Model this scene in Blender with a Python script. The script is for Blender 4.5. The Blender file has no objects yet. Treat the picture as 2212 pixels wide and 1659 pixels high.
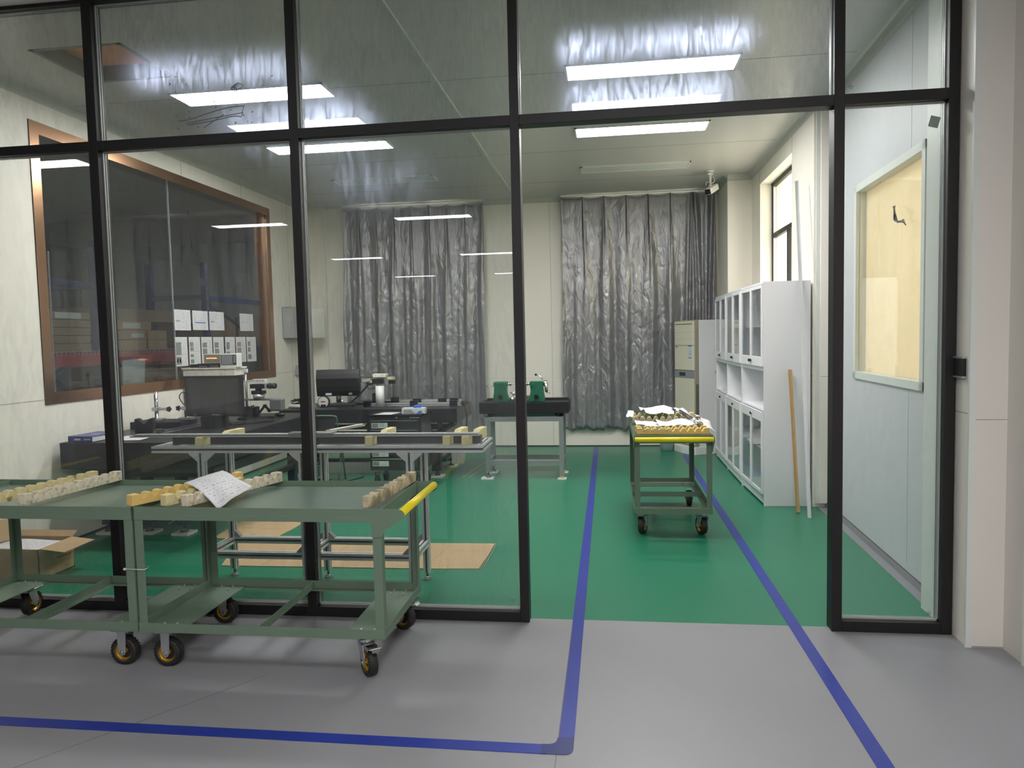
import bpy, bmesh, math, random
from mathutils import Vector, Matrix, noise
random.seed(7)
sc = bpy.context.scene
COL = sc.collection
PI = math.pi

# ------------------------------------------------------------ camera, world, exposure
def make_camera():
    f, yaw, pitch, roll = 1575.92, -0.131781, -0.063007, -0.022404
    cy, sy, cp, sp = math.cos(yaw), math.sin(yaw), math.cos(pitch), math.sin(pitch)
    fwd = Vector((sy*cp, cy*cp, sp)); r = Vector((cy, -sy, 0)); u = r.cross(fwd)
    cr, sr = math.cos(roll), math.sin(roll)
    r2 = cr*r + sr*u; u2 = -sr*r + cr*u
    m = Matrix((r2, u2, -fwd)).transposed().to_4x4()
    m.translation = Vector((0, 0, 1.5))
    cam = bpy.data.cameras.new('camera'); cam.sensor_width = 36; cam.sensor_fit = 'HORIZONTAL'
    cam.lens = f*36/2212; cam.clip_start = .05; cam.clip_end = 200
    o = bpy.data.objects.new('camera', cam); o.matrix_world = m; COL.objects.link(o)
    sc.camera = o
make_camera()
w = bpy.data.worlds.new('world'); sc.world = w; w.use_nodes = True
w.node_tree.nodes['Background'].inputs[0].default_value = (1.0, .94, .80, 1)
w.node_tree.nodes['Background'].inputs[1].default_value = 2.3
sc.view_settings.view_transform = 'Standard'; sc.view_settings.look = 'None'
sc.view_settings.gamma = 1; sc.view_settings.use_curve_mapping = False
sc.view_settings.exposure = 1.78
LAMP_ROOM = 15.0      # emission of the lit LED panels in the measuring room
LAMP_HALL = 6.0       # emission of the LED panels in the hall
cy_ = sc.cycles
cy_.use_denoising = True; cy_.max_bounces = 8; cy_.diffuse_bounces = 5; cy_.glossy_bounces = 4
cy_.transmission_bounces = 8; cy_.transparent_max_bounces = 24; cy_.sample_clamp_indirect = 5
cy_.caustics_reflective = False; cy_.caustics_refractive = False
ZC = 3.38      # ceiling height
YP = 3.735     # front face of the glass partition
YB = 9.95      # back wall
XL = -4.15     # left wall

# ------------------------------------------------------------ materials
MATS = {}
def N(t, k, **kw):
    n = t.nodes.new(k)
    for a, b in kw.items(): setattr(n, a, b)
    return n
def mat(name, col, rough=.5, metal=0, spec=.5, var=0, vscale=3, bump=0, bscale=30, coat=0, emit=None, es=0, alpha=None, stretch=None, rvar=0):
    m = bpy.data.materials.new(name); m.use_nodes = True; t = m.node_tree
    b = t.nodes['Principled BSDF']
    b.inputs['Base Color'].default_value = (*col, 1); b.inputs['Roughness'].default_value = rough
    b.inputs['Metallic'].default_value = metal; b.inputs['Specular IOR Level'].default_value = spec
    if coat: b.inputs['Coat Weight'].default_value = coat; b.inputs['Coat Roughness'].default_value = .15
    if emit: b.inputs['Emission Color'].default_value = (*emit, 1); b.inputs['Emission Strength'].default_value = es
    if var or bump or rvar:
        tc = N(t, 'ShaderNodeTexCoord'); mp = N(t, 'ShaderNodeMapping')
        if stretch: mp.inputs['Scale'].default_value = stretch
        t.links.new(tc.outputs['Object'], mp.inputs[0])
    if var or rvar:
        nz = N(t, 'ShaderNodeTexNoise'); nz.inputs['Scale'].default_value = vscale; nz.inputs['Detail'].default_value = 6
        t.links.new(mp.outputs[0], nz.inputs['Vector'])
        if vscale < 3: nz.inputs['Detail'].default_value = 2
    if var:
        mx = N(t, 'ShaderNodeMix', data_type='RGBA')
        mx.inputs['A'].default_value = (*[max(0, c*(1-var)) for c in col], 1)
        mx.inputs['B'].default_value = (*[min(1, c*(1+var)) for c in col], 1)
        t.links.new(nz.outputs[0], mx.inputs['Factor']); t.links.new(mx.outputs['Result'], b.inputs['Base Color'])
    if rvar:
        mr = N(t, 'ShaderNodeMapRange'); mr.inputs['From Min'].default_value = .3; mr.inputs['From Max'].default_value = .7
        mr.inputs['To Min'].default_value = max(.03, rough-rvar); mr.inputs['To Max'].default_value = rough+rvar
        t.links.new(nz.outputs[0], mr.inputs[0]); t.links.new(mr.outputs[0], b.inputs['Roughness'])
    if bump:
        n2 = N(t, 'ShaderNodeTexNoise'); n2.inputs['Scale'].default_value = bscale; n2.inputs['Detail'].default_value = 5
        t.links.new(mp.outputs[0], n2.inputs['Vector'])
        bp = N(t, 'ShaderNodeBump'); bp.inputs['Strength'].default_value = bump; bp.inputs['Distance'].default_value = .01
        t.links.new(n2.outputs[0], bp.inputs['Height']); t.links.new(bp.outputs[0], b.inputs['Normal'])
    MATS[name] = m
    return m
mat('wall_cream', (.82, .785, .705), .45, var=.015, vscale=1.5)
mat('wall_blue', (.57, .575, .60), .42, var=.015, vscale=2)
mat('wall_pink', (.72, .685, .63), .5, var=.01)
mat('wall_hall', (.72, .71, .69), .5)
mat('wall_store', (.42, .43, .43), .6)
mat('seam', (.33, .34, .31), .6)
mat('trim_white', (.68, .70, .66), .4)
mat('ceiling', (.54, .525, .51), .30, var=.02, vscale=1.2)
mat('ceiling_seam', (.25, .26, .24), .5)
mat('cove', (.50, .50, .47), .3)
mat('floor_green', (.016, .172, .095), .33, var=.07, vscale=.9)
mat('floor_grey', (.245, .246, .262), .42, var=.05, vscale=1.6)
mat('floor_store', (.12, .12, .12), .5)
mat('tape_blue', (.018, .035, .27), .35, var=.15, vscale=5)
mat('tape_patch', (.012, .02, .14), .35)
mat('tape_yellow', (.42, .42, .12), .5)
mat('crack', (.12, .12, .12), .8)
mat('frame_black', (.005, .0036, .004), .5, var=.2, vscale=9)
mat('gasket', (.45, .47, .47), .35, metal=.3)
mat('copper', (.66, .38, .22), .24, metal=1, var=.08, vscale=2.5)
mat('cart_green', (.135, .195, .14), .45, var=.05, vscale=2.5)
mat('tray_green', (.17, .235, .19), .22, var=.08, vscale=2.5)
mat('yellow_tube', (.80, .66, .01), .32, var=.08, vscale=12)
mat('rubber', (.014, .014, .014), .6)
mat('rim_gold', (.90, .50, .04), .32, metal=.6)
mat('zinc', (.50, .52, .54), .35, metal=.75, var=.12, vscale=10)
mat('chrome', (.75, .75, .75), .15, metal=1)
mat('steel', (.36, .36, .35), .32, metal=.85, var=.12, vscale=12)
mat('steel_dark', (.10, .10, .10), .4, metal=.6, var=.3, vscale=8)
mat('aluminium', (.66, .67, .67), .42, metal=.55, var=.05, vscale=10)
mat('slot_dark', (.05, .05, .055), .5)
mat('foam_yellow', (.72, .50, .17), .65, var=.10, vscale=14)
mat('foam_cream', (.68, .60, .32), .65, var=.07, vscale=14)
def dirty(name, a, b, s=22, lo=.5, hi=.62):
    m = mat(name, a, .62); t = m.node_tree; p = t.nodes['Principled BSDF']
    tc = N(t, 'ShaderNodeTexCoord'); nz = N(t, 'ShaderNodeTexNoise'); nz.inputs['Scale'].default_value = s; nz.inputs['Detail'].default_value = 8
    mr = N(t, 'ShaderNodeMapRange'); mr.inputs[1].default_value = lo; mr.inputs[2].default_value = hi
    mx = N(t, 'ShaderNodeMix', data_type='RGBA'); mx.inputs['A'].default_value = (*a, 1); mx.inputs['B'].default_value = (*b, 1)
    t.links.new(tc.outputs['Object'], nz.inputs['Vector']); t.links.new(nz.outputs[0], mr.inputs[0]); t.links.new(mr.outputs[0], mx.inputs['Factor'])
    t.links.new(mx.outputs['Result'], p.inputs['Base Color']); return m
dirty('foam_dirty', (.66, .61, .47), (.36, .30, .19), 45, .50, .66)
dirty('foam_grimy', (.50, .43, .28), (.22, .19, .12), 16, .42, .6)
dirty('foam_stained', (.66, .58, .30), (.25, .20, .09), 18, .6, .7)
dirty('aged_white', (.78, .74, .66), (.50, .38, .25), 20, .55, .75)
mat('granite', (.018, .018, .019), .38, var=.6, vscale=220, spec=.32)
mat('granite_side', (.014, .014, .015), .55, var=.7, vscale=160, spec=.3)
mat('black_plastic', (.012, .012, .013), .38)
mat('black_matte', (.015, .015, .016), .7)
mat('screen', (.06, .06, .06), .25)
mat('paint_black', (.012, .013, .016), .35, var=.2, vscale=8)
mat('paint_navy', (.012, .02, .06), .4)
mat('rack_blue', (.035, .055, .16), .45, var=.15, vscale=6)
mat('rack_red', (.42, .06, .07), .45, var=.1, vscale=6)
mat('cardboard', (.42, .29, .155), .75, var=.08, vscale=7)
mat('cardboard_dark', (.30, .215, .13), .75, var=.08, vscale=7)
mat('white_metal', (.78, .78, .80), .35)
mat('white_plastic', (.72, .72, .70), .4)
mat('white_paint', (.70, .70, .68), .5)
mat('label_white', (.62, .64, .62), .5)
mat('grey_plastic', (.16, .165, .165), .45)
mat('lathe_green', (.016, .115, .065), .32, var=.1, vscale=10)
mat('chair_green', (.05, .12, .085), .3)
mat('stand_grey', (.24, .26, .26), .38, metal=.35, var=.35, vscale=3, stretch=(1, 1, .6))
mat('wood', (.45, .26, .10), .6, var=.25, vscale=6, stretch=(8, 8, .8))
mat('wood_pale', (.55, .38, .18), .6, var=.2, vscale=6, stretch=(8, 8, .8))
mat('blue_cover', (.025, .035, .20), .35)
mat('glove_blue', (.02, .16, .75), .4)
mat('print_blue', (.05, .18, .55), .5)
mat('print_grey', (.28, .30, .31), .5)
mat('photo_print', (.20, .23, .21), .5, var=.9, vscale=60)
mat('photo_brown', (.30, .27, .19), .5, var=.6, vscale=60)
mat('ink', (.05, .05, .06), .6)
mat('ink_red', (.45, .03, .03), .5)
mat('print_yellow', (.80, .65, .03), .5)
mat('ac_cream', (.72, .69, .55), .42)
mat('ac_trim', (.33, .31, .23), .45)
mat('ac_grey', (.28, .29, .30), .4)
mat('lcd', (.05, .06, .07), .2)
mat('beige_board', (.86, .70, .48), .5, var=.04, vscale=1.5, stretch=(1, 3, .3))
mat('salmon', (.75, .38, .25), .6)
mat('cloth', (.75, .73, .66), .85, bump=.4, bscale=40)
mat('cable_white', (.55, .57, .52), .5)
mat('cable_black', (.01, .01, .01), .45)
mat('bucket', (.72, .76, .84), .35)
mat('outer_wall', (.80, .77, .66), .7, var=.04, vscale=2, stretch=(1, 6, .4))
mat('panel_off', (.62, .64, .62), .4)
mat('tape_green', (.25, .30, .27), .5)
mat('red_glow', (.5, .05, .05), .4, emit=(1, .12, .05), es=3)
mat('wire_mix', (.45, .40, .12), .5, var=.5, vscale=30)
mat('lit_room', (.9, .9, .9), .5, emit=(1.0, .985, .97), es=LAMP_ROOM)
mat('lit_hall', (.9, .9, .9), .5, emit=(1.0, .98, 1.0), es=LAMP_HALL)
mat('lit_hall_near', (.9, .9, .9), .5, emit=(.97, .95, 1.0), es=4.2)
mat('lit_hall_fill', (.9, .9, .9), .5, emit=(1.0, .97, .95), es=27)  # emission of the fill panels added over the hall floor
def m_curtain():
    m = mat('curtain', (.33, .33, .345), .33, metal=.55); t = m.node_tree; b = t.nodes['Principled BSDF']
    tc = N(t, 'ShaderNodeTexCoord'); mp = N(t, 'ShaderNodeMapping'); mp.inputs['Scale'].default_value = (2.2, 1, .8)
    mp.inputs['Rotation'].default_value = (0, .25, 0)
    nz = N(t, 'ShaderNodeTexNoise'); nz.inputs['Scale'].default_value = 5; nz.inputs['Detail'].default_value = 5; nz.inputs['Distortion'].default_value = 1.6
    vo = N(t, 'ShaderNodeTexVoronoi'); vo.feature = 'DISTANCE_TO_EDGE'; vo.inputs['Scale'].default_value = 5
    mr = N(t, 'ShaderNodeMapRange'); mr.inputs[2].default_value = .12
    ad = N(t, 'ShaderNodeMath', operation='MULTIPLY_ADD'); ad.inputs[1].default_value = .12
    bp = N(t, 'ShaderNodeBump'); bp.inputs['Strength'].default_value = .5; bp.inputs['Distance'].default_value = .04
    L = t.links.new
    L(tc.outputs['Object'], mp.inputs[0]); L(mp.outputs[0], nz.inputs['Vector']); L(mp.outputs[0], vo.inputs['Vector'])
    L(vo.outputs['Distance'], mr.inputs[0]); L(mr.outputs[0], ad.inputs[0]); L(nz.outputs[0], ad.inputs[2])
    L(ad.outputs[0], bp.inputs['Height']); L(bp.outputs[0], b.inputs['Normal'])
m_curtain()
def m_glass(name, tint, smudge, sscale=1.0, seed=0.0, refl=1.0):
    """thin pane: clear transmission, Fresnel mirror on both faces, wiped dirt that scatters light"""
    m = bpy.data.materials.new(name); m.use_nodes = True; t = m.node_tree; t.nodes.clear(); L = t.links.new
    out = N(t, 'ShaderNodeOutputMaterial'); tr = N(t, 'ShaderNodeBsdfTransparent'); tr.inputs[0].default_value = (*tint, 1)
    gl = N(t, 'ShaderNodeBsdfGlossy'); gl.inputs['Roughness'].default_value = .0; gl.inputs[0].default_value = (refl, refl, refl, 1)
    ge = N(t, 'ShaderNodeNewGeometry'); ior = N(t, 'ShaderNodeMix', data_type='FLOAT')
    ior.inputs['A'].default_value = 1.5; ior.inputs['B'].default_value = 1/1.5
    fr = N(t, 'ShaderNodeFresnel'); mx = N(t, 'ShaderNodeMixShader')
    L(ge.outputs['Backfacing'], ior.inputs['Factor']); L(ior.outputs['Result'], fr.inputs['IOR'])
    L(fr.outputs[0], mx.inputs[0]); L(tr.outputs[0], mx.inputs[1]); L(gl.outputs[0], mx.inputs[2])
    if smudge:
        tc = N(t, 'ShaderNodeTexCoord'); mp = N(t, 'ShaderNodeMapping'); mp.inputs['Location'].default_value = (seed, 0, seed*1.7)
        L(tc.outputs['Object'], mp.inputs[0])
        n1 = N(t, 'ShaderNodeTexNoise'); n1.inputs['Scale'].default_value = 1.3*sscale; n1.inputs['Detail'].default_value = 3; n1.inputs['Distortion'].default_value = 1.2
        mp2 = N(t, 'ShaderNodeMapping'); mp2.inputs['Scale'].default_value = (14, 1, 3); mp2.inputs['Rotation'].default_value = (0, .5, 0)
        L(mp.outputs[0], mp2.inputs[0])
        n2 = N(t, 'ShaderNodeTexNoise'); n2.inputs['Scale'].default_value = 1.6*sscale; n2.inputs['Detail'].default_value = 9; n2.inputs['Roughness'].default_value = .7; n2.inputs['Distortion'].default_value = 1.5
        L(mp.outputs[0], n1.inputs['Vector']); L(mp2.outputs[0], n2.inputs['Vector'])
        r1 = N(t, 'ShaderNodeMapRange'); r1.inputs[1].default_value = .45; r1.inputs[2].default_value = .75; r1.inputs[3].default_value = .45
        r2 = N(t, 'ShaderNodeMapRange'); r2.inputs[1].default_value = .40; r2.inputs[2].default_value = .75; r2.inputs[3].default_value = .15
        L(n1.outputs[0], r1.inputs[0]); L(n2.outputs[0], r2.inputs[0])
        mu = N(t, 'ShaderNodeMath', operation='MULTIPLY'); L(r1.outputs[0], mu.inputs[0]); L(r2.outputs[0], mu.inputs[1])
        m2 = N(t, 'ShaderNodeMath', operation='MULTIPLY'); m2.inputs[1].default_value = smudge; L(mu.outputs[0], m2.inputs[0])
        rf = N(t, 'ShaderNodeBsdfRefraction'); rf.inputs['Roughness'].default_value = .42; rf.inputs['IOR'].default_value = 1.38
        rf.inputs[0].default_value = (.66, .74, 1, 1)
        tl = N(t, 'ShaderNodeBsdfDiffuse'); tl.inputs[0].default_value = (.8, .84, .9, 1)
        ms = N(t, 'ShaderNodeMixShader'); ms.inputs[0].default_value = .22; L(rf.outputs[0], ms.inputs[1]); L(tl.outputs[0], ms.inputs[2])
        mo = N(t, 'ShaderNodeMixShader'); L(m2.outputs[0], mo.inputs[0]); L(mx.outputs[0], mo.inputs[1]); L(ms.outputs[0], mo.inputs[2])
        L(mo.outputs[0], out.inputs[0])
    else: L(mx.outputs[0], out.inputs[0])
    MATS[name] = m
m_glass('glass_clean', (.955, .975, .96), 0)
m_glass('glass_side', (.945, .97, .96), .05, 1, 3)
m_glass('glass_low', (.955, .97, .96), .12, 1, 1)
m_glass('glass_dirty', (.94, .955, .95), .24, 1.4, 5)
m_glass('glass_store', (.86, .89, .89), .03, 1, 9)
m_glass('glass_cabinet', (.93, .95, .95), 0)
def m_paper():
    m = bpy.data.materials.new('paper'); m.use_nodes = True; t = m.node_tree; b = t.nodes['Principled BSDF']; L = t.links.new
    b.inputs['Roughness'].default_value = .6
    uv = N(t, 'ShaderNodeUVMap'); sp = N(t, 'ShaderNodeSeparateXYZ'); L(uv.outputs[0], sp.inputs[0])
    # rows of print: a row is on where sin(v) is high, words where stretched noise is high
    r = N(t, 'ShaderNodeMath', operation='MULTIPLY'); r.inputs[1].default_value = 26*PI; L(sp.outputs[1], r.inputs[0])
    s = N(t, 'ShaderNodeMath', operation='SINE'); L(r.outputs[0], s.inputs[0])
    g = N(t, 'ShaderNodeMath', operation='GREATER_THAN'); g.inputs[1].default_value = .45; L(s.outputs[0], g.inputs[0])
    oi = N(t, 'ShaderNodeObjectInfo'); mp = N(t, 'ShaderNodeMapping'); mp.inputs['Scale'].default_value = (26, 26, 1)
    L(uv.outputs[0], mp.inputs[0]); L(oi.outputs['Random'], mp.inputs['Location'])
    nz = N(t, 'ShaderNodeTexNoise'); nz.inputs['Scale'].default_value = 1; nz.inputs['Detail'].default_value = 4; L(mp.outputs[0], nz.inputs['Vector'])
    g2 = N(t, 'ShaderNodeMath', operation='GREATER_THAN'); g2.inputs[1].default_value = .55; L(nz.outputs[0], g2.inputs[0])
    mu = N(t, 'ShaderNodeMath', operation='MULTIPLY'); L(g.outputs[0], mu.inputs[0]); L(g2.outputs[0], mu.inputs[1])
    # margins
    ms = []
    for o, lo, hi in ((0, .09, .91), (1, .06, .93)):
        a = N(t, 'ShaderNodeMath', operation='GREATER_THAN'); a.inputs[1].default_value = lo; L(sp.outputs[o], a.inputs[0])
        c = N(t, 'ShaderNodeMath', operation='LESS_THAN'); c.inputs[1].default_value = hi; L(sp.outputs[o], c.inputs[0])
        ms += [a, c]
    cur = mu
    for a in ms:
        k = N(t, 'ShaderNodeMath', operation='MULTIPLY'); L(cur.outputs[0], k.inputs[0]); L(a.outputs[0], k.inputs[1]); cur = k
    k = N(t, 'ShaderNodeMath', operation='MULTIPLY'); L(cur.outputs[0], k.inputs[0]); k.inputs[1].default_value = .6
    mx = N(t, 'ShaderNodeMix', data_type='RGBA'); mx.inputs['A'].default_value = (.64, .64, .66, 1); mx.inputs['B'].default_value = (.12, .12, .14, 1)
    L(k.outputs[0], mx.inputs['Factor']); L(mx.outputs['Result'], b.inputs['Base Color'])
    MATS['paper'] = m
m_paper()
mat('wall_blind', (.80, .70, .54), .6)
def m_blind():
    m = MATS['wall_blind']; t = m.node_tree; b = t.nodes['Principled BSDF']; o = t.nodes['Material Output']
    tl = N(t, 'ShaderNodeBsdfTranslucent'); tl.inputs[0].default_value = (.95, .86, .73, 1); mx = N(t, 'ShaderNodeMixShader'); mx.inputs[0].default_value = .42
    t.links.new(b.outputs[0], mx.inputs[1]); t.links.new(tl.outputs[0], mx.inputs[2]); t.links.new(mx.outputs[0], o.inputs[0])
m_blind()

# ------------------------------------------------------------ mesh helpers
class MB:
    def __init__(s): s.bm = bmesh.new(); s.mats = []; s.cur = 0
    def m(s, name):
        if name not in s.mats: s.mats.append(name)
        s.cur = s.mats.index(name); return s
    def face(s, vs, smooth=False):
        try:
            f = s.bm.faces.new(vs); f.material_index = s.cur; f.smooth = smooth; return f
        except ValueError: return None
    def box(s, x0, x1, y0, y1, z0, z1):
        v = [s.bm.verts.new(p) for p in ((x0,y0,z0),(x1,y0,z0),(x1,y1,z0),(x0,y1,z0),(x0,y0,z1),(x1,y0,z1),(x1,y1,z1),(x0,y1,z1))]
        for q in ((3,2,1,0),(4,5,6,7),(0,1,5,4),(1,2,6,5),(2,3,7,6),(3,0,4,7)): s.face([v[i] for i in q])
        return s
    def obox(s, c, ax, ay, az, sx, sy, sz):
        """box centred at c along orthogonal unit axes"""
        c = Vector(c); ax, ay, az = Vector(ax), Vector(ay), Vector(az); v = []
        for k in (-1, 1):
            for i, j in ((-1,-1),(1,-1),(1,1),(-1,1)): v.append(s.bm.verts.new(c+ax*i*sx/2+ay*j*sy/2+az*k*sz/2))
        for q in ((3,2,1,0),(4,5,6,7),(0,1,5,4),(1,2,6,5),(2,3,7,6),(3,0,4,7)): s.face([v[i] for i in q])
        return s
    def bar(s, p0, p1, wx, wz, up=(0, 0, 1)):
        p0, p1 = Vector(p0), Vector(p1); d = (p1-p0); l = d.length; d.normalize(); up = Vector(up)
        if abs(d.dot(up)) > .99: up = Vector((0, 1, 0))
        sd = d.cross(up).normalized(); u2 = sd.cross(d)
        return s.obox((p0+p1)/2, d, sd, u2, l, wx, wz)
    def prism(s, pts, fn, d0, d1, smooth=False):
        """closed 2D outline pts; fn(a,b,d)->3D; from depth d0 to d1"""
        A = [s.bm.verts.new(fn(a, b, d0)) for a, b in pts]; B = [s.bm.verts.new(fn(a, b, d1)) for a, b in pts]
        s.face(A[::-1]); s.face(B); n = len(pts)
        for i in range(n): s.face([A[i], A[(i+1) % n], B[(i+1) % n], B[i]], smooth)
        return s
    def cyl(s, p0, p1, r0, r1=None, seg=16, caps=True, smooth=True):
        p0, p1 = Vector(p0), Vector(p1); r1 = r0 if r1 is None else r1
        d = (p1-p0).normalized(); a = Vector((0, 0, 1)) if abs(d.z) < .9 else Vector((1, 0, 0))
        u = d.cross(a).normalized(); v = d.cross(u)
        A = []; B = []
        for i in range(seg):
            t = 2*PI*i/seg; o = u*math.cos(t)+v*math.sin(t)
            A.append(s.bm.verts.new(p0+o*r0)); B.append(s.bm.verts.new(p1+o*r1))
        for i in range(seg): s.face([A[i], A[(i+1) % seg], B[(i+1) % seg], B[i]], smooth)
        if caps: s.face(A[::-1]); s.face(B)
        return s
    def lathe(s, prof, c=(0,0,0), axis='z', seg=24, smooth=True):
        """prof: list of (radius, along) open profile"""
        c = Vector(c); rings = []
        for r, h in prof:
            ring = []
            for i in range(seg):
                t = 2*PI*i/seg; a, b = r*math.cos(t), r*math.sin(t)
                p = {'z': (a, b, h), 'y': (a, h, b), 'x': (h, a, b)}[axis]
                ring.append(s.bm.verts.new(c+Vector(p)))
            rings.append(ring)
        for k in range(len(rings)-1):
            for i in range(seg): s.face([rings[k][i], rings[k][(i+1) % seg], rings[k+1][(i+1) % seg], rings[k+1][i]], smooth)
        return s
    def tube(s, pts, r, seg=8, closed=False):
        pts = [Vector(p) for p in pts]; n = len(pts); rings = []; pu = None
        for i, p in enumerate(pts):
            a = pts[i-1] if i else p; b = pts[i+1] if i < n-1 else p
            d = (b-a).normalized()
            if pu is None: pu = d.cross(Vector((0, 0, 1)) if abs(d.z) < .9 else Vector((1, 0, 0))).normalized()
            pu = (pu-d*pu.dot(d)).normalized(); v = d.cross(pu)
            rings.append([s.bm.verts.new(p+pu*math.cos(2*PI*k/seg)*r+v*math.sin(2*PI*k/seg)*r) for k in range(seg)])
        for k in range(n-1):
            for i in range(seg): s.face([rings[k][i], rings[k][(i+1) % seg], rings[k+1][(i+1) % seg], rings[k+1][i]], True)
        s.face(rings[0][::-1]); s.face(rings[-1])
        return s
    def sphere(s, c, r, seg=12, sc_=(1, 1, 1)):
        prof = [(max(1e-4, math.sin(PI*i/8)*r), -math.cos(PI*i/8)*r) for i in range(9)]
        n0 = len(s.bm.verts); s.lathe(prof, (0, 0, 0), 'z', seg)
        s.bm.verts.ensure_lookup_table()
        for v in s.bm.verts[n0:]: v.co = Vector((v.co.x*sc_[0], v.co.y*sc_[1], v.co.z*sc_[2]))+Vector(c)
        return s
    def xf(s, M, n0=0):
        s.bm.verts.ensure_lookup_table()
        for v in s.bm.verts[n0:]: v.co = M @ v.co
        return s
    def build(s, name, parent=None, bevel=0, loc=None, recalc=True, solid=0, rotz=0, bseg=2):
        if recalc: bmesh.ops.recalc_face_normals(s.bm, faces=s.bm.faces)
        me = bpy.data.meshes.new(name); s.bm.to_mesh(me); s.bm.free()
        for k in s.mats: me.materials.append(MATS[k])
        o = bpy.data.objects.new(name, me); COL.objects.link(o)
        if parent: o.parent = parent
        if loc is not None: o.location = loc
        if rotz: o.rotation_euler = (0, 0, rotz)
        if bevel:
            b = o.modifiers.new('bevel', 'BEVEL'); b.width = bevel; b.segments = bseg; b.limit_method = 'ANGLE'; b.angle_limit = .7
        if solid:
            b = o.modifiers.new('solid', 'SOLIDIFY'); b.thickness = solid; b.offset = 0
        return o
def B(matname): return MB().m(matname)
def tag(o, label=None, cat=None, group=None, kind=None):
    if label: o['label'] = label
    if cat: o['category'] = cat
    if group: o['group'] = group
    if kind: o['kind'] = kind
    return o
def thing(name, label, cat, loc=(0, 0, 0), rotz=0, group=None):
    o = bpy.data.objects.new(name, None); COL.objects.link(o); o.empty_display_size = .1
    o.location = loc; o.rotation_euler = (0, 0, rotz)
    return tag(o, label, cat, group)
def copy_tree(o, parent=None):
    c = o.copy(); COL.objects.link(c); c.parent = parent
    for ch in [x for x in bpy.data.objects if x.parent == o and x != c]: copy_tree(ch, c)
    return c
def struct(mb, name, label=None, parent=None, bevel=0):
    o = mb.build(name, parent, bevel)
    if not parent:
        tag(o, kind='structure', label=label)
    return o
def sheet(name, corners, matname='paper', nu=14, nv=14, hf=None, parent=None, thick=.0008, mb=None):
    """bilinear sheet over 4 corners (u0v0, u1v0, u1v1, u0v1) with height function hf(u,v) and UVs"""
    c = [Vector(p) for p in corners]; bm = bmesh.new(); uvl = bm.loops.layers.uv.new('UVMap')
    nrm = (c[1]-c[0]).cross(c[3]-c[0]).normalized(); V = {}
    for i in range(nu+1):
        for j in range(nv+1):
            u, v = i/nu, j/nv
            p = (c[0]*(1-u)+c[1]*u)*(1-v)+(c[3]*(1-u)+c[2]*u)*v
            if hf: p = p+nrm*hf(u, v)
            V[i, j] = bm.verts.new(p)
    for i in range(nu):
        for j in range(nv):
            f = bm.faces.new([V[i, j], V[i+1, j], V[i+1, j+1], V[i, j+1]]); f.smooth = True
            for l, (a, b) in zip(f.loops, ((i, j), (i+1, j), (i+1, j+1), (i, j+1))): l[uvl].uv = (a/nu, b/nv)
            f.smooth = nu > 2
    me = bpy.data.meshes.new(name); bm.to_mesh(me); bm.free(); me.materials.append(MATS[matname])
    o = bpy.data.objects.new(name, me); COL.objects.link(o)
    if parent: o.parent = parent
    if thick:
        s = o.modifiers.new('solid', 'SOLIDIFY'); s.thickness = thick; s.offset = 0
    return o
def text_mesh(name, txt, size, matname, M, parent=None, depth=.0006):
    cu = bpy.data.curves.new(name, 'FONT'); cu.body = txt; cu.size = size; cu.extrude = depth; cu.align_x = 'CENTER'; cu.align_y = 'CENTER'
    tmp = bpy.data.objects.new(name, cu); COL.objects.link(tmp)
    me = bpy.data.meshes.new_from_object(tmp.evaluated_get(bpy.context.evaluated_depsgraph_get()))
    bpy.data.objects.remove(tmp); me.name = name; me.materials.clear(); me.materials.append(MATS[matname])
    o = bpy.data.objects.new(name, me); COL.objects.link(o); o.parent = parent; o.matrix_local = M
    return o
def catenary(a, b, sag, n=14):
    a, b = Vector(a), Vector(b); return [a.lerp(b, i/n)-Vector((0, 0, sag*4*(i/n)*(1-i/n))) for i in range(n+1)]
def smooth_path(pts, n=6):
    P = [Vector(p) for p in pts]; P = [P[0]]+P+[P[-1]]; out = []
    for i in range(1, len(P)-2):
        for k in range(n):
            t = k/n; p0, p1, p2, p3 = P[i-1], P[i], P[i+1], P[i+2]
            out.append(.5*((2*p1)+(p2-p0)*t+(2*p0-5*p1+4*p2-p3)*t*t+(3*p1-p0-3*p2+p3)*t**3))
    out.append(P[-2]); return out

# ============================================================ SETTING
GY = 3.795   # edge between grey hall floor and green room floor
struct(B('floor_grey').box(-9.6, 2.6, -16, GY, -.1, 0), 'floor_hall')
struct(B('floor_green').box(-4.30, 2.0, GY, YB+.1, -.1, 0), 'floor_room')
struct(B('floor_store').box(-10, -4.30, GY, 16, -.1, 0), 'floor_store')
# floor tape
mb = B('tape_blue')
mb.box(-.205, -.145, 2.60, YB-.08, .0005, .002)
mb.box(.895, .955, 1.2, YB-.75, .0005, .002)
mb.box(-6, -.24, 2.53, 2.592, .0005, .002)
struct(mb, 'trim_1')
# rounded corner of the tape (a darker doubled patch)
mb = B('tape_patch')
pts = [(-.262, 2.530), (-.175, 2.530), (-.160, 2.536), (-.148, 2.550), (-.145, 2.565), (-.145, 2.65), (-.207, 2.64), (-.209, 2.62), (-.216, 2.603), (-.232, 2.594), (-.262, 2.592)]
mb.prism(pts, lambda a, b, d: Vector((a, b, d)), .002, .0028); struct(mb, 'trim_2')
mb = B('tape_yellow'); mb.obox((-1.50, 8.6, .001), (.10, .995, 0), (.995, -.10, 0), (0, 0, 1), 1.8, .012, .001)
mb.obox((-1.43, 8.6, .001), (.10, .995, 0), (.995, -.10, 0), (0, 0, 1), 1.8, .012, .001); struct(mb, 'trim_3')
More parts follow.
